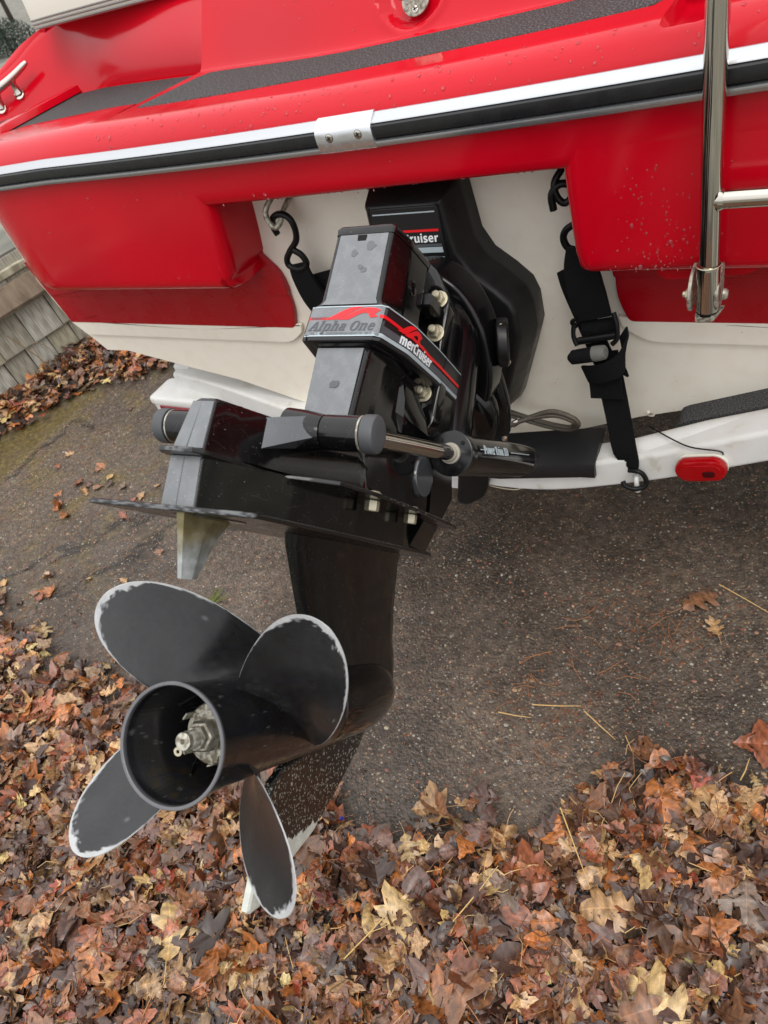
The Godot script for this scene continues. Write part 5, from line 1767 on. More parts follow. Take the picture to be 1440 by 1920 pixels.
func make_ground() -> void:
	gn.seed = 5; gn.frequency = 1.0; gn.fractal_octaves = 3; gn.noise_type = FastNoiseLite.TYPE_SIMPLEX_SMOOTH
	gm.seed = 8; gm.frequency = 1.0; gm.fractal_octaves = 4; gm.noise_type = FastNoiseLite.TYPE_SIMPLEX_SMOOTH
	# asphalt: dark binder with grit of many colours
	var size := 1024
	var im := Image.create_empty(size, size, false, Image.FORMAT_RGB8)
	var base := noise(0.02, 5, 31).get_seamless_image(size, size).get_data()
	var rng := RandomNumberGenerator.new()
	rng.seed = 31
	var out := PackedByteArray()
	out.resize(size * size * 3)
	for i in size * size:
		var f := 0.52 + 0.5 * (base[i] / 255.0) + rng.randf_range(-0.12, 0.12)
		out[i * 3] = int(clampf(f * 122.0, 0, 255)); out[i * 3 + 1] = int(clampf(f * 107.0, 0, 255)); out[i * 3 + 2] = int(clampf(f * 94.0, 0, 255))
	im = Image.create_from_data(size, size, false, Image.FORMAT_RGB8, out)
	var grit := [Color(0.66, 0.62, 0.55), Color(0.55, 0.50, 0.42), Color(0.72, 0.68, 0.62), Color(0.50, 0.36, 0.29), Color(0.40, 0.40, 0.40), Color(0.58, 0.46, 0.34), Color(0.24, 0.22, 0.2), Color(0.28, 0.26, 0.24)]
	for i in 26000:
		var r := 1 if i < 13000 else (2 if i < 21000 else (3 if i < 24500 else rng.randi_range(4, 7)))
		var c: Color = grit[rng.randi() % grit.size()]
		c = c * rng.randf_range(0.75, 1.15)
		var p := Vector2i(rng.randi() % size, rng.randi() % size)
		if r < 3:
			im.fill_rect(Rect2i(p.x, p.y, r, r), c)
		else:
			var h := rng.randi_range(maxi(2, r - 2), r)
			im.fill_rect(Rect2i(p.x + 1, p.y, r - 2, h), c)
			im.fill_rect(Rect2i(p.x, p.y + 1, r, maxi(1, h - 2)), c)
			im.fill_rect(Rect2i(p.x + 1, p.y + h, r - 1, 1), Color(0.16, 0.15, 0.13))
	var asphalt := mat(Color(1, 1, 1), 0.62, 0.0, 0.5)
	asphalt.albedo_texture = ImageTexture.create_from_image(im)
	asphalt.vertex_color_use_as_albedo = true
	asphalt.normal_enabled = true
	asphalt.normal_texture = noise_map(noise(0.11, 3, 33), [], [], 512, true, 6.0)
	asphalt.normal_scale = 0.45
	asphalt.roughness_texture = noise_map(noise(0.01, 4, 34), [grey(0.6), grey(1.0)], [0.3, 0.7])
	tri_uv(asphalt, 1.7, true)
	M.asphalt = asphalt
	# the driveway near the boat, finely modelled
	var nx := 300
	var nz := 250
	var v := PackedVector3Array()
	var col := PackedColorArray()
	var idx := PackedInt32Array()
	for j in nz + 1:
		for i in nx + 1:
			var x := lerpf(-3.2, 1.6, float(i) / nx)
			var z := lerpf(-2.0, 2.0, float(j) / nz)
			var cr := crack(x, z)
			var y := ground_height(x, z) - 0.006 * smoothstep(0.012, 0.002, cr)
			if i == 0 or j == 0 or i == nx or j == nz: y = -0.02
			v.append(Vector3(x, y, z))
			var damp := 0.52 + 0.42 * gm.get_noise_2d(x * 1.3 + 4.0, z * 1.3) + 0.30 * gm.get_noise_2d(x * 6.0, z * 6.0)
			var c := Color(0.92, 0.88, 0.83) * clampf(damp + 0.22, 0.30, 1.08)
			# moss and dirt towards the wall
			var old := smoothstep(-0.75, -1.5, x + 0.35 * gm.get_noise_2d(x * 2.0, z * 2.0))
			c = c.lerp(Color(0.80, 0.70, 0.52), old * 0.55 * (0.6 + 0.6 * gm.get_noise_2d(x * 7.0 + 3.0, z * 7.0)))
			var moss := smoothstep(-2.03, -2.10, x) * (0.75 + 0.6 * gm.get_noise_2d(x * 12.0, z * 12.0 + 5.0)) + old * maxf(0.0, gm.get_noise_2d(x * 5.0 + 11.0, z * 5.0) - 0.02) * 1.5
			c = c.lerp(Color(0.95, 0.90, 0.30), clampf(moss, 0.0, 0.85))
			c = c.lerp(Color(0.22, 0.18, 0.15), clampf(litter(x, z) + drift(x, z) * 2.0, 0.0, 1.0))
			c = c.lerp(Color(0.16, 0.14, 0.12), smoothstep(0.020, 0.004, cr) * 0.95)
			col.append(Color(c.r, c.g, c.b))
	for j in nz:
		for i in nx:
			var a := j * (nx + 1) + i
			idx.append_array(PackedInt32Array([a, a + 1, a + nx + 1, a + 1, a + nx + 2, a + nx + 1]))
	var nor := PackedVector3Array()
	nor.resize(v.size())
	for k in v.size():
		var i := k % (nx + 1)
		var j := k / (nx + 1)
		if i == 0 or j == 0 or i == nx or j == nz:
			nor[k] = Vector3.UP
			continue
		nor[k] = Vector3(v[k - 1].y - v[k + 1].y, 0.032, v[k - nx - 1].y - v[k + nx + 1].y).normalized()
	var arr := []
	arr.resize(Mesh.ARRAY_MAX)
	arr[Mesh.ARRAY_VERTEX] = v
	arr[Mesh.ARRAY_NORMAL] = nor
	arr[Mesh.ARRAY_COLOR] = col
	arr[Mesh.ARRAY_INDEX] = idx
	var m := ArrayMesh.new()
	m.add_surface_from_arrays(Mesh.PRIMITIVE_TRIANGLES, arr)
	structure(put("driveway", m, asphalt))
	var far := PlaneMesh.new()
	far.size = Vector2(900, 900)
	var soil := mat(Color(1, 1, 1), 0.9)
	soil.albedo_texture = noise_map(noise(0.015, 5, 35), [Color(0.36, 0.36, 0.33), Color(0.50, 0.49, 0.44)], [0.3, 0.7], 512)
	tri_uv(soil, 0.15, true)
	structure(put("ground", far, soil, self, Transform3D(Basis(), Vector3(0, -0.03, 0))))
	# loose and embedded stones
	var st := Shape.new()
	st.lathe([[0.0, 0.55], [0.55, 0.4], [0.95, 0.0], [0.7, -0.4]], Vector3.ZERO, Vector3.UP, 6)
	var stone := mesh_of(st, 60.0)
	var mm := MultiMesh.new()
	mm.transform_format = MultiMesh.TRANSFORM_3D
	mm.use_colors = true
	mm.mesh = stone
	mm.instance_count = 52000
	rng.seed = 36
	var tone := [Color(0.24, 0.20, 0.14), Color(0.17, 0.135, 0.09), Color(0.27, 0.25, 0.21), Color(0.20, 0.075, 0.05), Color(0.12, 0.115, 0.11), Color(0.25, 0.16, 0.085), Color(0.07, 0.065, 0.06), Color(0.10, 0.08, 0.065), Color(0.28, 0.16, 0.10), Color(0.13, 0.11, 0.08)]
	for i in mm.instance_count:
		var x: float
		var z: float
		while true:
			x = rng.randf_range(-2.1, 1.1)
			z = rng.randf_range(-1.0, 0.95)
			if litter(x, z) < 0.8 and drift(x, z) < 0.1: break
		var r := 0.0009 + 0.0018 * pow(rng.randf(), 2.0)
		if rng.randf() < 0.08: r *= rng.randf_range(1.4, 2.1)
		var b := Basis(Vector3.UP, rng.randf() * TAU).scaled(Vector3(r * rng.randf_range(0.8, 1.4), r * 0.7, r))
		mm.set_instance_transform(i, Transform3D(b, Vector3(x, ground_height(x, z) + r * 0.02, z)))
		var c: Color = tone[rng.randi() % tone.size()]
		mm.set_instance_color(i, c * rng.randf_range(0.8, 1.6))
	var grit_mat := mat(Color(1, 1, 1), 0.6)
	grit_mat.vertex_color_use_as_albedo = true
	var mi := MultiMeshInstance3D.new()
	mi.name = "asphalt_stones"
	mi.multimesh = mm
	mi.material_override = grit_mat
	mi.set_meta("kind", "stuff")
	tag(mi, "small stones of many colours set in the worn asphalt", "gravel")
	add_child(mi)

func make_wall() -> void:
	var t := Transform3D(Basis(Vector3.UP, -0.2209), Vector3(wall_x(0.0), 0, 0))
	var w := thing("shingled_wall", "low wall of weathered grey wood shingles under a plank ledge, far left", "wall", t)
	var rng := RandomNumberGenerator.new()
	rng.seed = 91
	# local z runs along the wall, x towards the boat
	var s := Shape.new()
	s.box(Vector3(-0.15, 0.20, -1.6), Vector3(0.24, 0.6, 5.0), 0.004)
	obj("wall_core", s, M.bark, w)
	var kinds := [M.wood, M.wood_b, M.wood_c]
	var variants := []
	for k in 6:
		var sh := Shape.new()
		sh.loft([PackedVector3Array([Vector3(-0.012, 0.0, 0.0), Vector3(0.006, 0.0, 0.0), Vector3(0.006, 0.0, -1.0), Vector3(-0.012, 0.0, -1.0)]), PackedVector3Array([Vector3(-0.022, 0.21, 0.0), Vector3(-0.015, 0.21, 0.0), Vector3(-0.015, 0.21, -1.0), Vector3(-0.022, 0.21, -1.0)])])
		variants.append(mesh_of(sh))
	for row in 3:
		var y: float = [0.0225, 0.1785, 0.3350][row] - 0.0
		var z := 0.75 - rng.randf() * 0.1
		while z > -3.4:
			var wide := rng.randf_range(0.105, 0.165)
			var tr := Transform3D(Basis.from_scale(Vector3(1, 1, wide - rng.randf_range(0.004, 0.007))), Vector3(rng.randf_range(0.0, 0.003), y + rng.randf_range(-0.002, 0.002), z))
			put("shingle", variants[rng.randi() % 6], kinds[rng.randi() % 3], w, tr)
			z -= wide
	s = Shape.new()
	s.box(Vector3(0.006, -0.02, -1.3), Vector3(0.02, 0.08, 4.4), 0.003)
	obj("base_board", s, M.wood_b, w)
	s = Shape.new()
	s.loft([PackedVector3Array([Vector3(-0.12, 0.352, 0.9), Vector3(0.040, 0.352, 0.9), Vector3(0.044, 0.362, 0.9), Vector3(0.012, 0.452, 0.9), Vector3(-0.12, 0.47, 0.9)]), PackedVector3Array([Vector3(-0.12, 0.352, -3.5), Vector3(0.040, 0.352, -3.5), Vector3(0.044, 0.362, -3.5), Vector3(0.012, 0.452, -3.5), Vector3(-0.12, 0.47, -3.5)])])
	obj("plank_ledge", s, M.trim_wood, w)
	s = Shape.new()
	s.box(Vector3(-0.05, 0.49, -1.3), Vector3(0.12, 0.035, 4.4), 0.004)
	obj("top_rail", s, M.wood_c, w)

# leaf outlines: half of each, from the stalk to the tip
const LEAF_HALF := [
	[[0.02, 0.0], [0.20, -0.07], [0.44, -0.10], [0.36, 0.06], [0.32, 0.13], [0.60, 0.20], [0.74, 0.36], [0.57, 0.41], [0.50, 0.52], [0.27, 0.44], [0.30, 0.62], [0.20, 0.68], [0.18, 0.80], [0.08, 0.88], [0.0, 1.0]],
	[[0.02, 0.0], [0.08, 0.06], [0.19, 0.10], [0.22, 0.19], [0.10, 0.27], [0.30, 0.36], [0.40, 0.50], [0.17, 0.49], [0.15, 0.57], [0.34, 0.70], [0.35, 0.84], [0.16, 0.78], [0.15, 0.86], [0.10, 0.96], [0.0, 1.0]],
	[[0.02, 0.0], [0.17, 0.09], [0.28, 0.28], [0.31, 0.48], [0.25, 0.70], [0.13, 0.89], [0.0, 1.0]],
	[[0.02, 0.0], [0.25, 0.02], [0.40, 0.15], [0.33, 0.30], [0.42, 0.42], [0.28, 0.60], [0.14, 0.72], [0.10, 0.9], [0.0, 0.95]]]

func leaf_shape(kind: int, curl: float, fold: float, twist: float, seed_: int, roll := 0.0) -> Array:
	# vertices, uvs, triangle indices: a strip on each side of the midrib with a row in between
	var h: Array = LEAF_HALF[kind]
	var rng := RandomNumberGenerator.new()
	rng.seed = seed_
	var v := PackedVector3Array()
	var uv := PackedVector2Array()
	var ix := PackedInt32Array()
	var ph := rng.randf() * TAU
	var left := rng.randf_range(0.85, 1.15)
	for side in [1.0, -1.0]:
		var first := v.size()
		for i in h.size():
			var mid_y := clampf(float(i) / (h.size() - 1), 0.0, 1.0) * 0.98
			for k in 3:
				var f := k / 2.0
				var x: float = h[i][0] * f * side * (left if side < 0 else 1.0)
				var y := lerpf(mid_y, h[i][1], f)
				var z := fold * absf(x) + curl * (x * x * 1.6 + (y - 0.45) * (y - 0.45) * 1.2 - 0.15) + twist * x * (y - 0.4) + 0.05 * sin(y * 7.0 + ph + side) * f + 0.03 * sin(x * 15.0 + ph)
				var lx := x
				if absf(roll) > 0.1:
					lx = sin(roll * x) / roll
					z += (1.0 - cos(roll * x)) / roll
				v.append(Vector3(lx, z, -y + 0.45))
				uv.append(Vector2(x * 0.5 + 0.5, clampf(y, 0.0, 1.0)))
		for i in h.size() - 1:
			for k in 2:
				var a := first + i * 3 + k
				if side > 0: ix.append_array(PackedInt32Array([a, a + 1, a + 3, a + 1, a + 4, a + 3]))
				else: ix.append_array(PackedInt32Array([a, a + 3, a + 1, a + 1, a + 3, a + 4]))
	# stalk
	var n := v.size()
	var bent := rng.randf_range(-0.12, 0.12)
	for k in 4:
		var f := k / 3.0
		var p := Vector3(bent * f * f, curl * 0.09 + 0.02 * f, 0.45 + 0.42 * f)
		v.append(p + Vector3(-0.010, 0, 0)); v.append(p + Vector3(0.010, 0, 0)); v.append(p + Vector3(0, 0.014, 0))
		for q in 3: uv.append(Vector2(0.5, 0.02))
	for k in 3:
		for q in 3:
			var a := n + k * 3 + q
			var b := n + k * 3 + (q + 1) % 3
			ix.append_array(PackedInt32Array([a, a + 3, b, b, a + 3, b + 3]))
	return [v, uv, ix]

func leaf_normals(v: PackedVector3Array, ix: PackedInt32Array) -> PackedVector3Array:
	var n := PackedVector3Array()
	n.resize(v.size())
	for i in range(0, ix.size(), 3):
		var f := (v[ix[i + 2]] - v[ix[i]]).cross(v[ix[i + 1]] - v[ix[i]])
		for k in 3: n[ix[i + k]] += f
	for i in n.size():
		n[i] = n[i].normalized() if n[i].length_squared() > 1e-14 else Vector3.UP
	return n

func leaf_texture() -> ImageTexture:
	var size := 512
	var data := noise(0.015, 5, 51).get_image(size, size).get_data()
	var spot := noise(0.09, 3, 52).get_image(size, size).get_data()
	var out := PackedByteArray()
	out.resize(size * size * 3)
	for y in size:
		for x in size:
			var u := (x / 512.0 - 0.5) * 2.0
			var w := y / 512.0
			var f := 0.76 + 0.20 * (data[y * size + x] / 255.0 - 0.5) * 2.0
			var vein := smoothstep(0.016, 0.004, absf(u))
			# side veins run outwards and up
			var q := fposmod((w - absf(u) * 0.75) * 8.5, 1.0)
			vein = maxf(vein, smoothstep(0.05, 0.015, absf(q - 0.5)) * 0.5 * smoothstep(0.75, 0.1, absf(u)))
			f += 0.16 * vein + 0.10 * (spot[(y * size + x)] / 255.0 - 0.5)
			if spot[y * size + x] > 196: f *= 0.72
			f = clampf(f, 0.25, 1.0)
			var i := (y * size + x) * 3
			out[i] = int(f * 255); out[i + 1] = int(f * 250); out[i + 2] = int(f * 244)
	return ImageTexture.create_from_image(Image.create_from_data(size, size, false, Image.FORMAT_RGB8, out))

# sRGB colours of the fallen leaves and how common each is
const LEAF_TONES := [["purple-brown", 0.48, 0.35, 0.30, 13], ["dark brown", 0.38, 0.27, 0.22, 20], ["brown", 0.66, 0.47, 0.34, 22], ["reddish brown", 0.70, 0.42, 0.29, 12], ["orange-brown", 0.82, 0.52, 0.29, 12], ["tan", 0.86, 0.69, 0.49, 14], ["pale yellow", 0.93, 0.79, 0.54, 4], ["grey-brown", 0.60, 0.50, 0.42, 4], ["rust red", 0.68, 0.32, 0.22, 2]]

func pick_tone(rng: RandomNumberGenerator) -> int:
	var r := rng.randf() * 107.0
	for i in LEAF_TONES.size():
		r -= LEAF_TONES[i][4]
		if r <= 0.0: return i
	return 0

func tilt(rng: RandomNumberGenerator, most: float) -> Basis:
	var ax := Vector3(rng.randfn(), 0, rng.randfn()).normalized()
	return Basis(ax, absf(rng.randfn(0.0, most))) * Basis(Vector3.UP, rng.randf() * TAU)

func make_leaves() -> void:
	var rng := RandomNumberGenerator.new()
	rng.seed = 404
	var tex := leaf_texture()
	var lm := mat(Color(1, 1, 1), 0.34, 0.0, 0.5)
	lm.vertex_color_use_as_albedo = true
	lm.albedo_texture = tex
	lm.metallic_specular = 0.6
	lm.cull_mode = BaseMaterial3D.CULL_DISABLED
	var shapes := []
	for i in 40:
		var kind: int = [0, 0, 1, 2, 3, 0, 3, 1][i % 8]
		shapes.append(leaf_shape(kind, rng.randf_range(-0.5, 0.6), rng.randf_range(-0.2, 0.45), rng.randf_range(-0.7, 0.7), 500 + i, rng.randf_range(1.2, 4.6) * (1.0 if rng.randf() < 0.6 else -1.0) if i >= 28 else 0.0))
		shapes[i].append(leaf_normals(shapes[i][0], shapes[i][2]))
	# the mass of the litter, one object
	var V := PackedVector3Array()
	var N := PackedVector3Array()
	var U := PackedVector2Array()
	var C := PackedColorArray()
	var I := PackedInt32Array()
	for i in 27000:
		var x: float
		var z: float
		var in_drift := i < 3000
		if in_drift:
			z = rng.randf_range(-1.05, 0.35)
			x = rng.randf_range(wall_x(z) + 0.02, -1.7)
			if drift(x, z) < rng.randf() * 0.5: continue
		else:
			x = rng.randf_range(-2.3, 1.15)
			z = rng.randf_range(0.28, 1.72)
			if x < -0.9 and z > 1.45: continue
			var l := litter(x, z)
			if l < rng.randf_range(0.15, 1.0): continue
		var sh: Array = shapes[rng.randi() % shapes.size()]
		var size := rng.randf_range(0.015, 0.054)
		if rng.randf() < 0.08: size *= 1.5
		var b := tilt(rng, 0.42).scaled(Vector3.ONE * size)
		var at := Vector3(x, ground_height(x, z) + rng.randf_range(0.0, 0.028) + size * 0.05, z)
		var tone = LEAF_TONES[pick_tone(rng)]
		var c := Color(tone[1], tone[2], tone[3]).srgb_to_linear() * lerpf(0.36, 1.5, pow(rng.randf(), 1.1))
		c.a = 1.0
		var first := V.size()
		var sv: PackedVector3Array = sh[0]
		var sn: PackedVector3Array = sh[3]
		var nb := b.orthonormalized()
		for k in sv.size():
			V.append(b * sv[k] + at)
			N.append(nb * sn[k])
			C.append(c)
		U.append_array(sh[1])
		for k in sh[2]: I.append(first + k)
	var arr := []
	arr.resize(Mesh.ARRAY_MAX)
	arr[Mesh.ARRAY_VERTEX] = V
	arr[Mesh.ARRAY_NORMAL] = N
	arr[Mesh.ARRAY_TEX_UV] = U
	arr[Mesh.ARRAY_COLOR] = C
	arr[Mesh.ARRAY_INDEX] = I
	var m := ArrayMesh.new()
	m.add_surface_from_arrays(Mesh.PRIMITIVE_TRIANGLES, arr)
	var o := put("leaf_litter", m, lm)
	o.set_meta("kind", "stuff")
	tag(o, "matted wet brown leaf litter at the edge of the driveway and along the wall", "leaf litter")
	# single leaves that lie on top
	var meshes := []
	for sh in shapes:
		var a := []
		a.resize(Mesh.ARRAY_MAX)
		a[Mesh.ARRAY_VERTEX] = sh[0]
		a[Mesh.ARRAY_NORMAL] = sh[3]
		a[Mesh.ARRAY_TEX_UV] = sh[1]
		a[Mesh.ARRAY_INDEX] = sh[2]
		var am := ArrayMesh.new()
		am.add_surface_from_arrays(Mesh.PRIMITIVE_TRIANGLES, a)
		meshes.append(am)
	var mats := []
	for tone in LEAF_TONES:
		var q: StandardMaterial3D = lm.duplicate()
		q.vertex_color_use_as_albedo = false
		q.albedo_color = Color(tone[1], tone[2], tone[3])
		mats.append(q)
	var word := ["maple leaf", "oak leaf", "oval leaf", "torn leaf"]
	# the ones that stand out, each where it lies: x, z, size, shape, tone, turn, label
	var special := [
		[-0.213, 0.995, 0.105, 1, 6, 0.7, "large pale yellow oak leaf standing out in the litter, lower left of the propeller"],
		[-0.06, 0.985, 0.055, 0, 6, 2.0, "small pale yellow maple leaf just below the lowest propeller blade"],
		[0.300, 0.835, 0.118, 0, 2, 1.2, "largest leaf, a brown maple leaf at the bottom centre"],
		[0.195, 0.775, 0.085, 0, 6, -0.6, "curled pale yellow leaf with a long stalk right of the lowest blade"],
		[0.52, 0.63, 0.11, 1, 5, 1.9, "pointed tan oak leaf with spread lobes in the litter at right"],
		[0.60, 0.395, 0.09, 1, 5, 2.6, "tan oak leaf at the upper edge of the litter, beside the black bark"],
		[0.545, 0.43, 0.10, 0, 4, 0.4, "orange-brown maple leaf at the upper edge of the litter"],
		[0.62, 0.735, 0.13, 1, 6, 1.1, "large yellow-tan oak leaf at the bottom right"],
		[0.58, 0.76, 0.10, 1, 2, -0.9, "spotted brown oak leaf with holes beside the yellow-tan oak leaf"],
		[0.70, 0.54, 0.075, 0, 7, 0.2, "pale grey maple leaf at the right edge of the picture"],
		[0.55, 0.545, 0.06, 0, 6, 1.4, "small bright yellow maple leaf in the litter at right"],
		[0.51, -0.06, 0.085, 1, 2, -0.8, "lone brown oak leaf on bare asphalt right of the engine"],
		[0.555, 0.005, 0.05, 1, 5, 0.5, "small curled tan leaf touching the lone oak leaf on the asphalt"],
		[0.672, 0.245, 0.075, 0, 3, 1.8, "lone reddish maple leaf on the asphalt at the right edge"],
		[-0.34, 1.09, 0.085, 0, 4, 0.3, "orange-brown maple leaf at the lower left"],
		[-0.49, 1.01, 0.065, 2, 4, 0.1, "round orange leaf at the lower left, left of the large pale oak leaf"],
		[-0.64, 0.80, 0.08, 1, 5, 2.9, "tan oak leaf at the left edge below the propeller"],
		[-0.50, 0.875, 0.07, 1, 6, 0.6, "narrow yellow oak leaf below the left propeller blade"],
		[-0.30, 0.84, 0.06, 2, 5, 1.7, "pale tan leaf below the left propeller blade"],
		[0.31, 0.675, 0.075, 2, 6, 2.4, "folded pale yellow leaf in the middle of the litter"]]
	for k in special:
		var pick := -1
		for i in shapes.size():
			if i < 28 and [0, 0, 1, 2, 3, 0, 3, 1][i % 8] == k[3] and (pick < 0 or rng.randf() < 0.4): pick = i
		var y := ground_height(k[0], k[1]) + 0.012 + 0.016 * litter(k[0], k[1])
		var b := Basis(Vector3(rng.randfn(), 0, rng.randfn()).normalized(), rng.randf_range(0.05, 0.25)) * Basis(Vector3.UP, k[5])
		var q := put("fallen_leaf", meshes[pick], mats[k[4]], self, Transform3D(b.scaled(Vector3.ONE * k[2]), Vector3(k[0], y, k[1])))
		tag(q, k[6], "leaf", "fallen leaves")
	var seen_from := Transform3D(Basis(Vector3(0.8463, -0.2738, -0.4569), Vector3(-0.1527, 0.6970, -0.7006), Vector3(0.5103, 0.6627, 0.5481)).orthonormalized(), Vector3(0.6933, 1.38, 0.985)).affine_inverse()
	var alike := {}
	for i in 262:
		var x: float
		var z: float
		var where: String
		while true:
			if i < 40:
				x = rng.randf_range(-2.2, 0.7)
				z = rng.randf_range(-0.5, 0.6)
				if i < 14:
					x = rng.randfn(-1.62 + 0.12 * (i % 2), 0.09)
					z = rng.randfn(0.02, 0.09)
				elif i < 22:
					x = rng.randfn(-1.35, 0.09)
					z = rng.randfn(0.42, 0.05)
				where = "on the bare driveway"
				if x > -0.9 and rng.randf() < 0.85: continue
				if litter(x, z) > 0.1 or drift(x, z) > 0.05: continue
			elif i < 75:
				z = rng.randf_range(-0.95, 0.1)
				x = rng.randf_range(wall_x(z), -1.8)
				where = "in the drift by the wall"
				if drift(x, z) < 0.2: continue
			else:
				x = rng.randf_range(-1.3, 0.95)
				z = rng.randf_range(0.35, 1.4)
				where = "in the litter at the left edge" if x < -0.62 else ("in litter under the left blade" if x < -0.28 and z < 0.95 else ("in the litter at the lower left" if x < -0.2 else ("in the litter below the propeller" if x < 0.15 else ("in the litter along the asphalt" if z < 0.62 else ("in the litter at bottom centre" if x < 0.42 else "in the litter at the lower right")))))
				if litter(x, z) < 0.7: continue
			var p := seen_from * Vector3(x, 0, z)
			if absf(p.x / p.z) < 0.53 and absf(p.y / p.z) < 0.71: break
		var pick := rng.randi() % shapes.size()
		var kind: int = [0, 0, 1, 2, 3, 0, 3, 1][pick % 8]
		var tn := pick_tone(rng)
		if rng.randf() < 0.30: tn = 3 + rng.randi() % 3
		var size := rng.randf_range(0.038, 0.078)
		if i < 40: size = rng.randf_range(0.024, 0.05)
		var y := ground_height(x, z) + 0.005 + 0.018 * litter(x, z)
		var q := put("fallen_leaf", meshes[pick], mats[tn], self, Transform3D(tilt(rng, 0.3).scaled(Vector3.ONE * size), Vector3(x, y, z)))
		var label := "%s%s %s %s" % ["rolled " if pick >= 28 else "", LEAF_TONES[tn][0], word[kind], where]
		tag(q, label, "leaf", "fallen leaves")
		if not alike.has(label): alike[label] = []
		alike[label].append(q)
	for label in alike:
		var same: Array = alike[label]
		if same.size() < 2: continue
		same.sort_custom(func(a, b): return (seen_from * a.position).x / -(seen_from * a.position).z < (seen_from * b.position).x / -(seen_from * b.position).z)
		for k in same.size():
			var place: String = "leftmost" if k == 0 else ("rightmost" if k == same.size() - 1 else ["second", "third", "fourth", "fifth", "sixth", "seventh", "eighth"][mini(k - 1, 6)] + " from the left")
			var told := "%s, %s of its kind" % [label, place]
			if told.split(" ").size() > 16: told = "%s, %s" % [label, place]
			same[k].set_meta("label", told)
	# pine needles, leaf stalks and crumbs
	var sets := [Shape.new(), Shape.new(), Shape.new()]
	for i in 1150:
		var x: float
		var z: float
		if i < 1010:
			x = rng.randf_range(-1.2, 0.95); z = rng.randf_range(0.3, 1.35)
			if litter(x, z) < 0.35: continue
		elif i < 1060:
			var cl: Array = [[0.30, 0.22], [0.36, 0.16], [0.33, 0.06], [0.42, 0.02], [0.22, 0.27], [0.28, 0.36]][rng.randi() % 6]
			x = rng.randfn(cl[0], 0.05); z = rng.randfn(cl[1], 0.04)
		else:
			x = rng.randf_range(-2.2, -0.8); z = rng.randfn(0.1, 0.3)
		var a := rng.randf() * TAU
		var l := rng.randf_range(0.018, 0.065) * (1.0 if rng.randf() < 0.85 else 1.7)
		var d := Vector3(cos(a), 0, sin(a)) * l
		var side := Vector3(-d.z, 0, d.x) * rng.randf_range(-0.25, 0.25)
		var y := ground_height(x, z) + 0.002 + litter(x, z) * rng.randf_range(0.012, 0.034)
		var p := Vector3(x, y, z)
		var kind: int = 0 if i >= 1010 else [0, 1, 1, 2][rng.randi() % 4]
		sets[kind].tube(PackedVector3Array([p - d / 2.0, p + side + Vector3(0, 0.003, 0), p + d / 2.0 + Vector3(0, rng.randf_range(-0.002, 0.006), 0)]), rng.randf_range(0.0004, 0.0008), 4, false)
	for k in 3:
		o = obj(["pine_needles", "leaf_stalks", "grass_straws"][k], sets[k], mat([Color(0.60, 0.40, 0.24), Color(0.28, 0.19, 0.15), Color(0.80, 0.66, 0.45)][k], 0.7), self, 60.0, null, false)
		o.set_meta("kind", "stuff")
		tag(o, ["dry brown pine needles strewn over leaves and asphalt", "thin dark leaf stalks scattered over the leaf litter", "fine pale grass straws scattered over the leaf litter"][k], ["pine needles", "stalks", "straws"][k])
	var s := Shape.new()
	for i in 5200:
		var x := rng.randf_range(-1.25, 0.95)
		var z := rng.randf_range(0.3, 1.38)
		if litter(x, z) < rng.randf_range(0.05, 0.5): continue
		var r := rng.randf_range(0.002, 0.0075)
		var at := Vector3(x, ground_height(x, z) + 0.001 + litter(x, z) * rng.randf_range(0.008, 0.033), z)
		var tr := Transform3D(tilt(rng, 0.6).scaled(Vector3.ONE * r), at)
		s.tri(tr * Vector3(-1, 0, -0.6), tr * Vector3(1.1, 0.2, -0.3), tr * Vector3(0.2, 0.5, 0.9))
		s.tri(tr * Vector3(-1, 0, -0.6), tr * Vector3(0.2, 0.5, 0.9), tr * Vector3(-0.9, 0.2, 0.6))
	var bits := noise(300.0, 1, 48)
	var bit_mat := mat(Color(1, 1, 1), 0.6)
	bit_mat.vertex_color_use_as_albedo = true
	o = obj("leaf_fragments", s, bit_mat, self, 20.0, func(p: Vector3) -> Color: return Color(0.07, 0.042, 0.03).lerp(Color(0.26, 0.15, 0.08), clampf(bits.get_noise_3dv(p) * 0.9 + 0.3, 0.0, 1.0)), false)
	o.set_meta("kind", "stuff")
	tag(o, "small torn fragments of brown leaf filling the litter", "leaf fragments")
	# crumbs of bark and leaf on the driveway
	s = Shape.new()
	for i in 1000:
		var cl: Array = [[0.36, 0.06, 0.10], [0.46, -0.02, 0.09], [0.30, 0.30, 0.08], [-1.6, 0.1, 0.18], [-1.85, -0.15, 0.12], [-1.25, 0.45, 0.12], [0.2, 0.45, 0.25]][rng.randi() % 7]
		var x := rng.randfn(cl[0], cl[2])
		var z := rng.randfn(cl[1], cl[2] * 0.7)
		var r := rng.randf_range(0.0012, 0.0042)
		var b := Shape.new()
		b.tri(Vector3(-1, 0, -0.6), Vector3(1.1, 0.2, -0.3), Vector3(0.2, 0.5, 0.9))
		b.tri(Vector3(-1, 0, -0.6), Vector3(0.2, 0.5, 0.9), Vector3(-0.9, 0.2, 0.6))
		s.add(b, Transform3D(tilt(rng, 0.5).scaled(Vector3.ONE * r), Vector3(x, ground_height(x, z) + 0.001, z)))
	o = obj("leaf_crumbs", s, mat(Color(0.46, 0.28, 0.18), 0.8), self, 20.0, null, false)
	o.set_meta("kind", "stuff")
	tag(o, "crumbled bits of leaf and bark scattered on the asphalt", "debris")
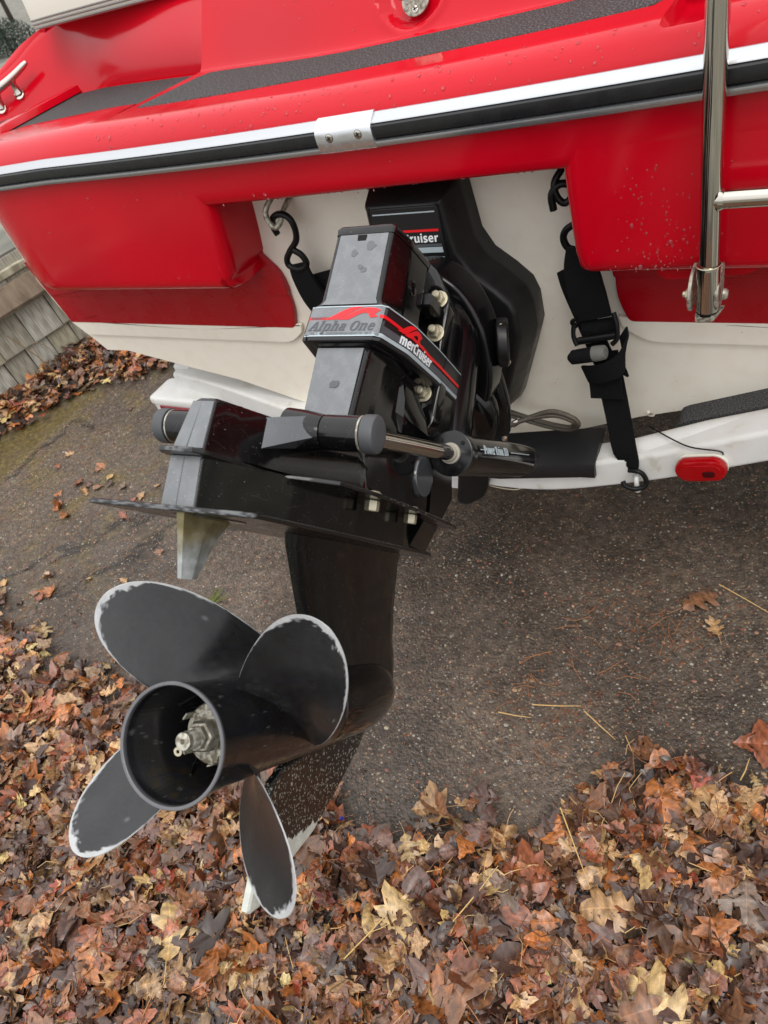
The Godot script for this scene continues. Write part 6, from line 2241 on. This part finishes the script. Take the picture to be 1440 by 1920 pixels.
	# single straws
	var straws := [[0.30, 0.285, 0.10, 0.3], [0.395, 0.30, 0.085, -0.5], [0.225, 0.335, 0.07, 0.15], [0.60, -0.09, 0.13, -0.45], [0.43, 0.56, 0.14, -0.9], [0.30, 0.70, 0.12, 1.25], [0.66, 0.31, 0.06, 1.4], [0.15, 0.83, 0.12, 1.2]]
	var straw_mat := mat(Color(0.80, 0.66, 0.42), 0.6)
	for i in straws.size():
		var k = straws[i]
		var p := Vector3(k[0], ground_height(k[0], k[1]) + 0.006 + 0.03 * litter(k[0], k[1]), k[1])
		var d: Vector3 = Vector3(cos(k[3]), 0, -sin(k[3])) * k[2] * 0.5
		s = Shape.new()
		s.tube(PackedVector3Array([-d, d * 0.1 + Vector3(0.002, 0.004, 0.003), d]), [0.0013, 0.0011, 0.0006], 6)
		var q := put("dry_straw", mesh_of(s, 60.0), straw_mat, self, Transform3D(Basis(), p))
		tag(q, ["thin dry straw on the asphalt, right of the skeg", "pale straw on the asphalt above the leaf edge", "short straw lying on asphalt near the skeg", "long straw beside the lone brown oak leaf", "pale straw across the leaves at right", "straw standing out of the leaves below the asphalt", "straw tuft end at the right edge", "brown stalk lying over leaves at bottom centre"][i], "straw", "dry straws")
	# black bark, blue scrap, green sprig
	s = Shape.new()
	var ring := []
	for i in 9:
		var f := i / 8.0
		var p := Vector3(lerpf(0.545, 0.665, f), 0.022 + 0.004 * sin(f * 9.0), lerpf(0.318, 0.352, f) + 0.008 * sin(f * 5.0))
		var r := PackedVector3Array()
		for k in 8:
			var a := TAU * k / 8
			var q := 0.016 * (0.55 + 0.6 * sin(f * PI)) * (1.0 + 0.35 * gn.get_noise_2d(f * 9.0, k * 3.0))
			r.append(p + Vector3(0, sin(a) * q * 0.45, cos(a) * q))
		ring.append(r)
	s.loft(ring)
	tag(obj("piece_of_bark", s, mat(Color(0.20, 0.18, 0.17), 0.85), self, 30.0), "black rotten piece of bark at the upper edge of the litter, right", "bark")
	s = Shape.new()
	s.loft([PackedVector3Array([Vector3(0, 0, 0), Vector3(0.006, 0.002, 0), Vector3(0.007, 0.001, 0.006), Vector3(0.0, 0.0, 0.007)]), PackedVector3Array([Vector3(0.001, 0.005, 0.001), Vector3(0.005, 0.008, 0.001), Vector3(0.006, 0.006, 0.005), Vector3(0.001, 0.004, 0.006)])])
	s.move(Transform3D(Basis(), Vector3(-0.020, 0.018, 0.668)))
	tag(obj("plastic_scrap", s, mat(Color(0.05, 0.25, 0.72), 0.4), self, 20.0), "tiny bright blue scrap of plastic beside the skeg", "litter")
	s = Shape.new()
	var base_at := Vector3(-0.70, ground_height(-0.70, 0.30) + 0.004, 0.30)
	for i in 26:
		var a := rng.randfn(1.25, 0.55)
		var l := rng.randf_range(0.03, 0.07)
		var d := Vector3(cos(a) * 0.8, rng.randf_range(0.0, 0.35), -sin(a)) * l
		s.tube(PackedVector3Array([base_at, base_at + d * 0.6 + Vector3(0, 0.004, 0), base_at + d]), 0.0008, 4, false)
	tag(obj("pine_sprig", s, mat(Color(0.42, 0.46, 0.16), 0.7), self, 60.0, null, false), "tuft of green pine needles on the driveway above the upper left blade", "pine sprig")
	# dead stems in front of the wall
	s = Shape.new()
	s.tube(smooth([Vector3(-2.40, 0.03, -0.60), Vector3(-2.42, 0.16, -0.57), Vector3(-2.44, 0.30, -0.52)], 5), 0.0028, 6)
	s.tube(smooth([Vector3(-2.40, 0.03, -0.60), Vector3(-2.37, 0.16, -0.62), Vector3(-2.40, 0.22, -0.58), Vector3(-2.38, 0.10, -0.55)], 5), 0.0016, 6)
	tag(obj("dead_stem", s, mat(Color(0.55, 0.46, 0.34), 0.8), self, 60.0), "dead weed stems standing in the leaves before the shingled wall", "weed")

func limb(s: Shape, rng: RandomNumberGenerator, from: Vector3, dir: Vector3, l: float, r: float, depth: int) -> void:
	var p := PackedVector3Array([from])
	var rad := [r]
	var d := dir
	for i in 4:
		d = (d + Vector3(rng.randfn(), rng.randfn() * 0.6 + 0.15, rng.randfn()) * 0.16).normalized()
		p.append(p[i] + d * l / 4.0)
		rad.append(r * (1.0 - 0.17 * (i + 1)))
	s.tube(p, rad, 5 if depth < 3 else 4, false)
	if depth >= 5: return
	for k in (3 if depth > 0 else 6):
		var f := rng.randf_range(0.4, 1.0)
		var at := p[int(f * 4)]
		var side := Vector3(rng.randfn(), rng.randfn() * 0.5 + 0.3, rng.randfn()).normalized()
		limb(s, rng, at, (d + side * 0.9).normalized(), l * rng.randf_range(0.5, 0.72), r * 0.48, depth + 1)

func make_background() -> void:
	var rng := RandomNumberGenerator.new()
	for i in 5:
		rng.seed = 700 + i
		var at: Vector3 = [Vector3(-19, 0, -11.5), Vector3(-27, 0, -19), Vector3(-33, 0, -22), Vector3(-38, 0, -28), Vector3(-30, 0, -25)][i]
		var t := thing("bare_tree", ["bare tree nearest beyond the boat, top left corner", "bare tree behind the nearest one, top left corner", "slender bare tree far off in the top left corner", "farthest bare tree in the top left corner", "bare tree between two others in the top left corner"][i], "tree", Transform3D(Basis(), at), "bare trees in the distance")
		var s := Shape.new()
		s.tube(PackedVector3Array([Vector3(0, -0.1, 0), Vector3(0.05, 1.2, 0), Vector3(0.1, 3.0, 0.05)]), [0.14, 0.11, 0.08], 8)
		obj("trunk", s, M.bark, t)
		s = Shape.new()
		for k in 7:
			var y := 0.8 + k * 0.35
			var a := rng.randf() * TAU
			limb(s, rng, Vector3(0.05, y, 0), Vector3(cos(a), 0.7, sin(a)).normalized(), 1.6, 0.045, 2)
		limb(s, rng, Vector3(0.1, 3.0, 0.05), Vector3.UP, 2.4, 0.08, 1)
		obj("crown", s, M.bark, t, 60.0, null, false)
	# a round dark evergreen bush in front of them
	rng.seed = 720
	var b := thing("evergreen_bush", "round dark evergreen bush below the bare trees, top left", "bush", Transform3D(Basis(), Vector3(-20.5, 0, -14.4)))
	var s := Shape.new()
	for i in 2600:
		var d := Vector3(rng.randfn(), absf(rng.randfn()), rng.randfn()).normalized() * pow(rng.randf(), 0.3)
		var p := Vector3(d.x * 0.9, d.y * 0.8, d.z * 0.9)
		var u := Vector3(rng.randfn(), rng.randfn(), rng.randfn()).normalized() * 0.06
		var w := Vector3(rng.randfn(), rng.randfn(), rng.randfn()).normalized() * 0.03
		s.tri(p - u, p + u, p + w)
	obj("foliage", s, mat(Color(0.16, 0.22, 0.17), 0.8), b, 20.0, null, false)
	s = Shape.new()
	s.tube(PackedVector3Array([Vector3(0, -0.1, 0), Vector3(0, 0.6, 0)]), 0.05, 6)
	obj("stem", s, M.bark, b)

func _ready() -> void:
	# camera
	var cam := Camera3D.new()
	cam.name = "camera"
	cam.fov = 71.62
	cam.near = 0.05
	cam.far = 1500.0
	var lens := CameraAttributesPhysical.new()
	lens.frustum_focal_length = 16.637
	lens.frustum_near = 0.05
	lens.frustum_far = 1500.0
	lens.frustum_focus_distance = 1.0
	lens.exposure_aperture = 7.0
	cam.attributes = lens
	cam.transform = Transform3D(Basis(Vector3(0.8463, -0.2738, -0.4569), Vector3(-0.1527, 0.6970, -0.7006), Vector3(0.5103, 0.6627, 0.5481)).orthonormalized(), Vector3(0.6933, 1.38, 0.985))
	add_child(cam)
	cam.current = true
	# overcast sky: brighter towards the zenith
	var im := Image.create_empty(128, 64, false, Image.FORMAT_RGBF)
	var cn := noise(0.9, 4, 2)
	for y in 64:
		for x in 128:
			var el := PI / 2.0 - PI * (y + 0.5) / 64.0
			var az := TAU * x / 128.0
			var d := Vector3(cos(el) * cos(az), sin(el), cos(el) * sin(az))
			var l := 0.50 + 0.64 * maxf(0.0, d.y) if d.y > 0.0 else 0.15
			l *= 1.0 + 0.16 * cn.get_noise_3dv(d * 1.6)
			im.set_pixel(x, y, Color(0.985, 0.99, 1.01) * l * 1.45)
	var sky := Sky.new()
	var sm := PanoramaSkyMaterial.new()
	sm.panorama = ImageTexture.create_from_image(im)
	sky.sky_material = sm
	var env := Environment.new()
	env.background_mode = Environment.BG_SKY
	env.sky = sky
	env.tonemap_mode = Environment.TONE_MAPPER_LINEAR
	env.tonemap_exposure = 1.28
	env.sdfgi_enabled = true
	env.ssao_enabled = true
	env.ssil_enabled = true
	var we := WorldEnvironment.new()
	we.environment = env
	add_child(we)
	var sun := DirectionalLight3D.new()
	sun.name = "sun"
	sun.light_energy = 0.25
	sun.light_color = Color(1.0, 0.97, 0.93)
	sun.light_angular_distance = 25.0
	sun.shadow_enabled = true
	sun.rotation_degrees = Vector3(-62, 35, 0)
	add_child(sun)
	# the place
	make_materials()
	make_ground()
	make_wall()
	make_background()
	make_boat()
	make_trailer()
	make_stern_drive()
	make_boat_things()
	make_leaves()
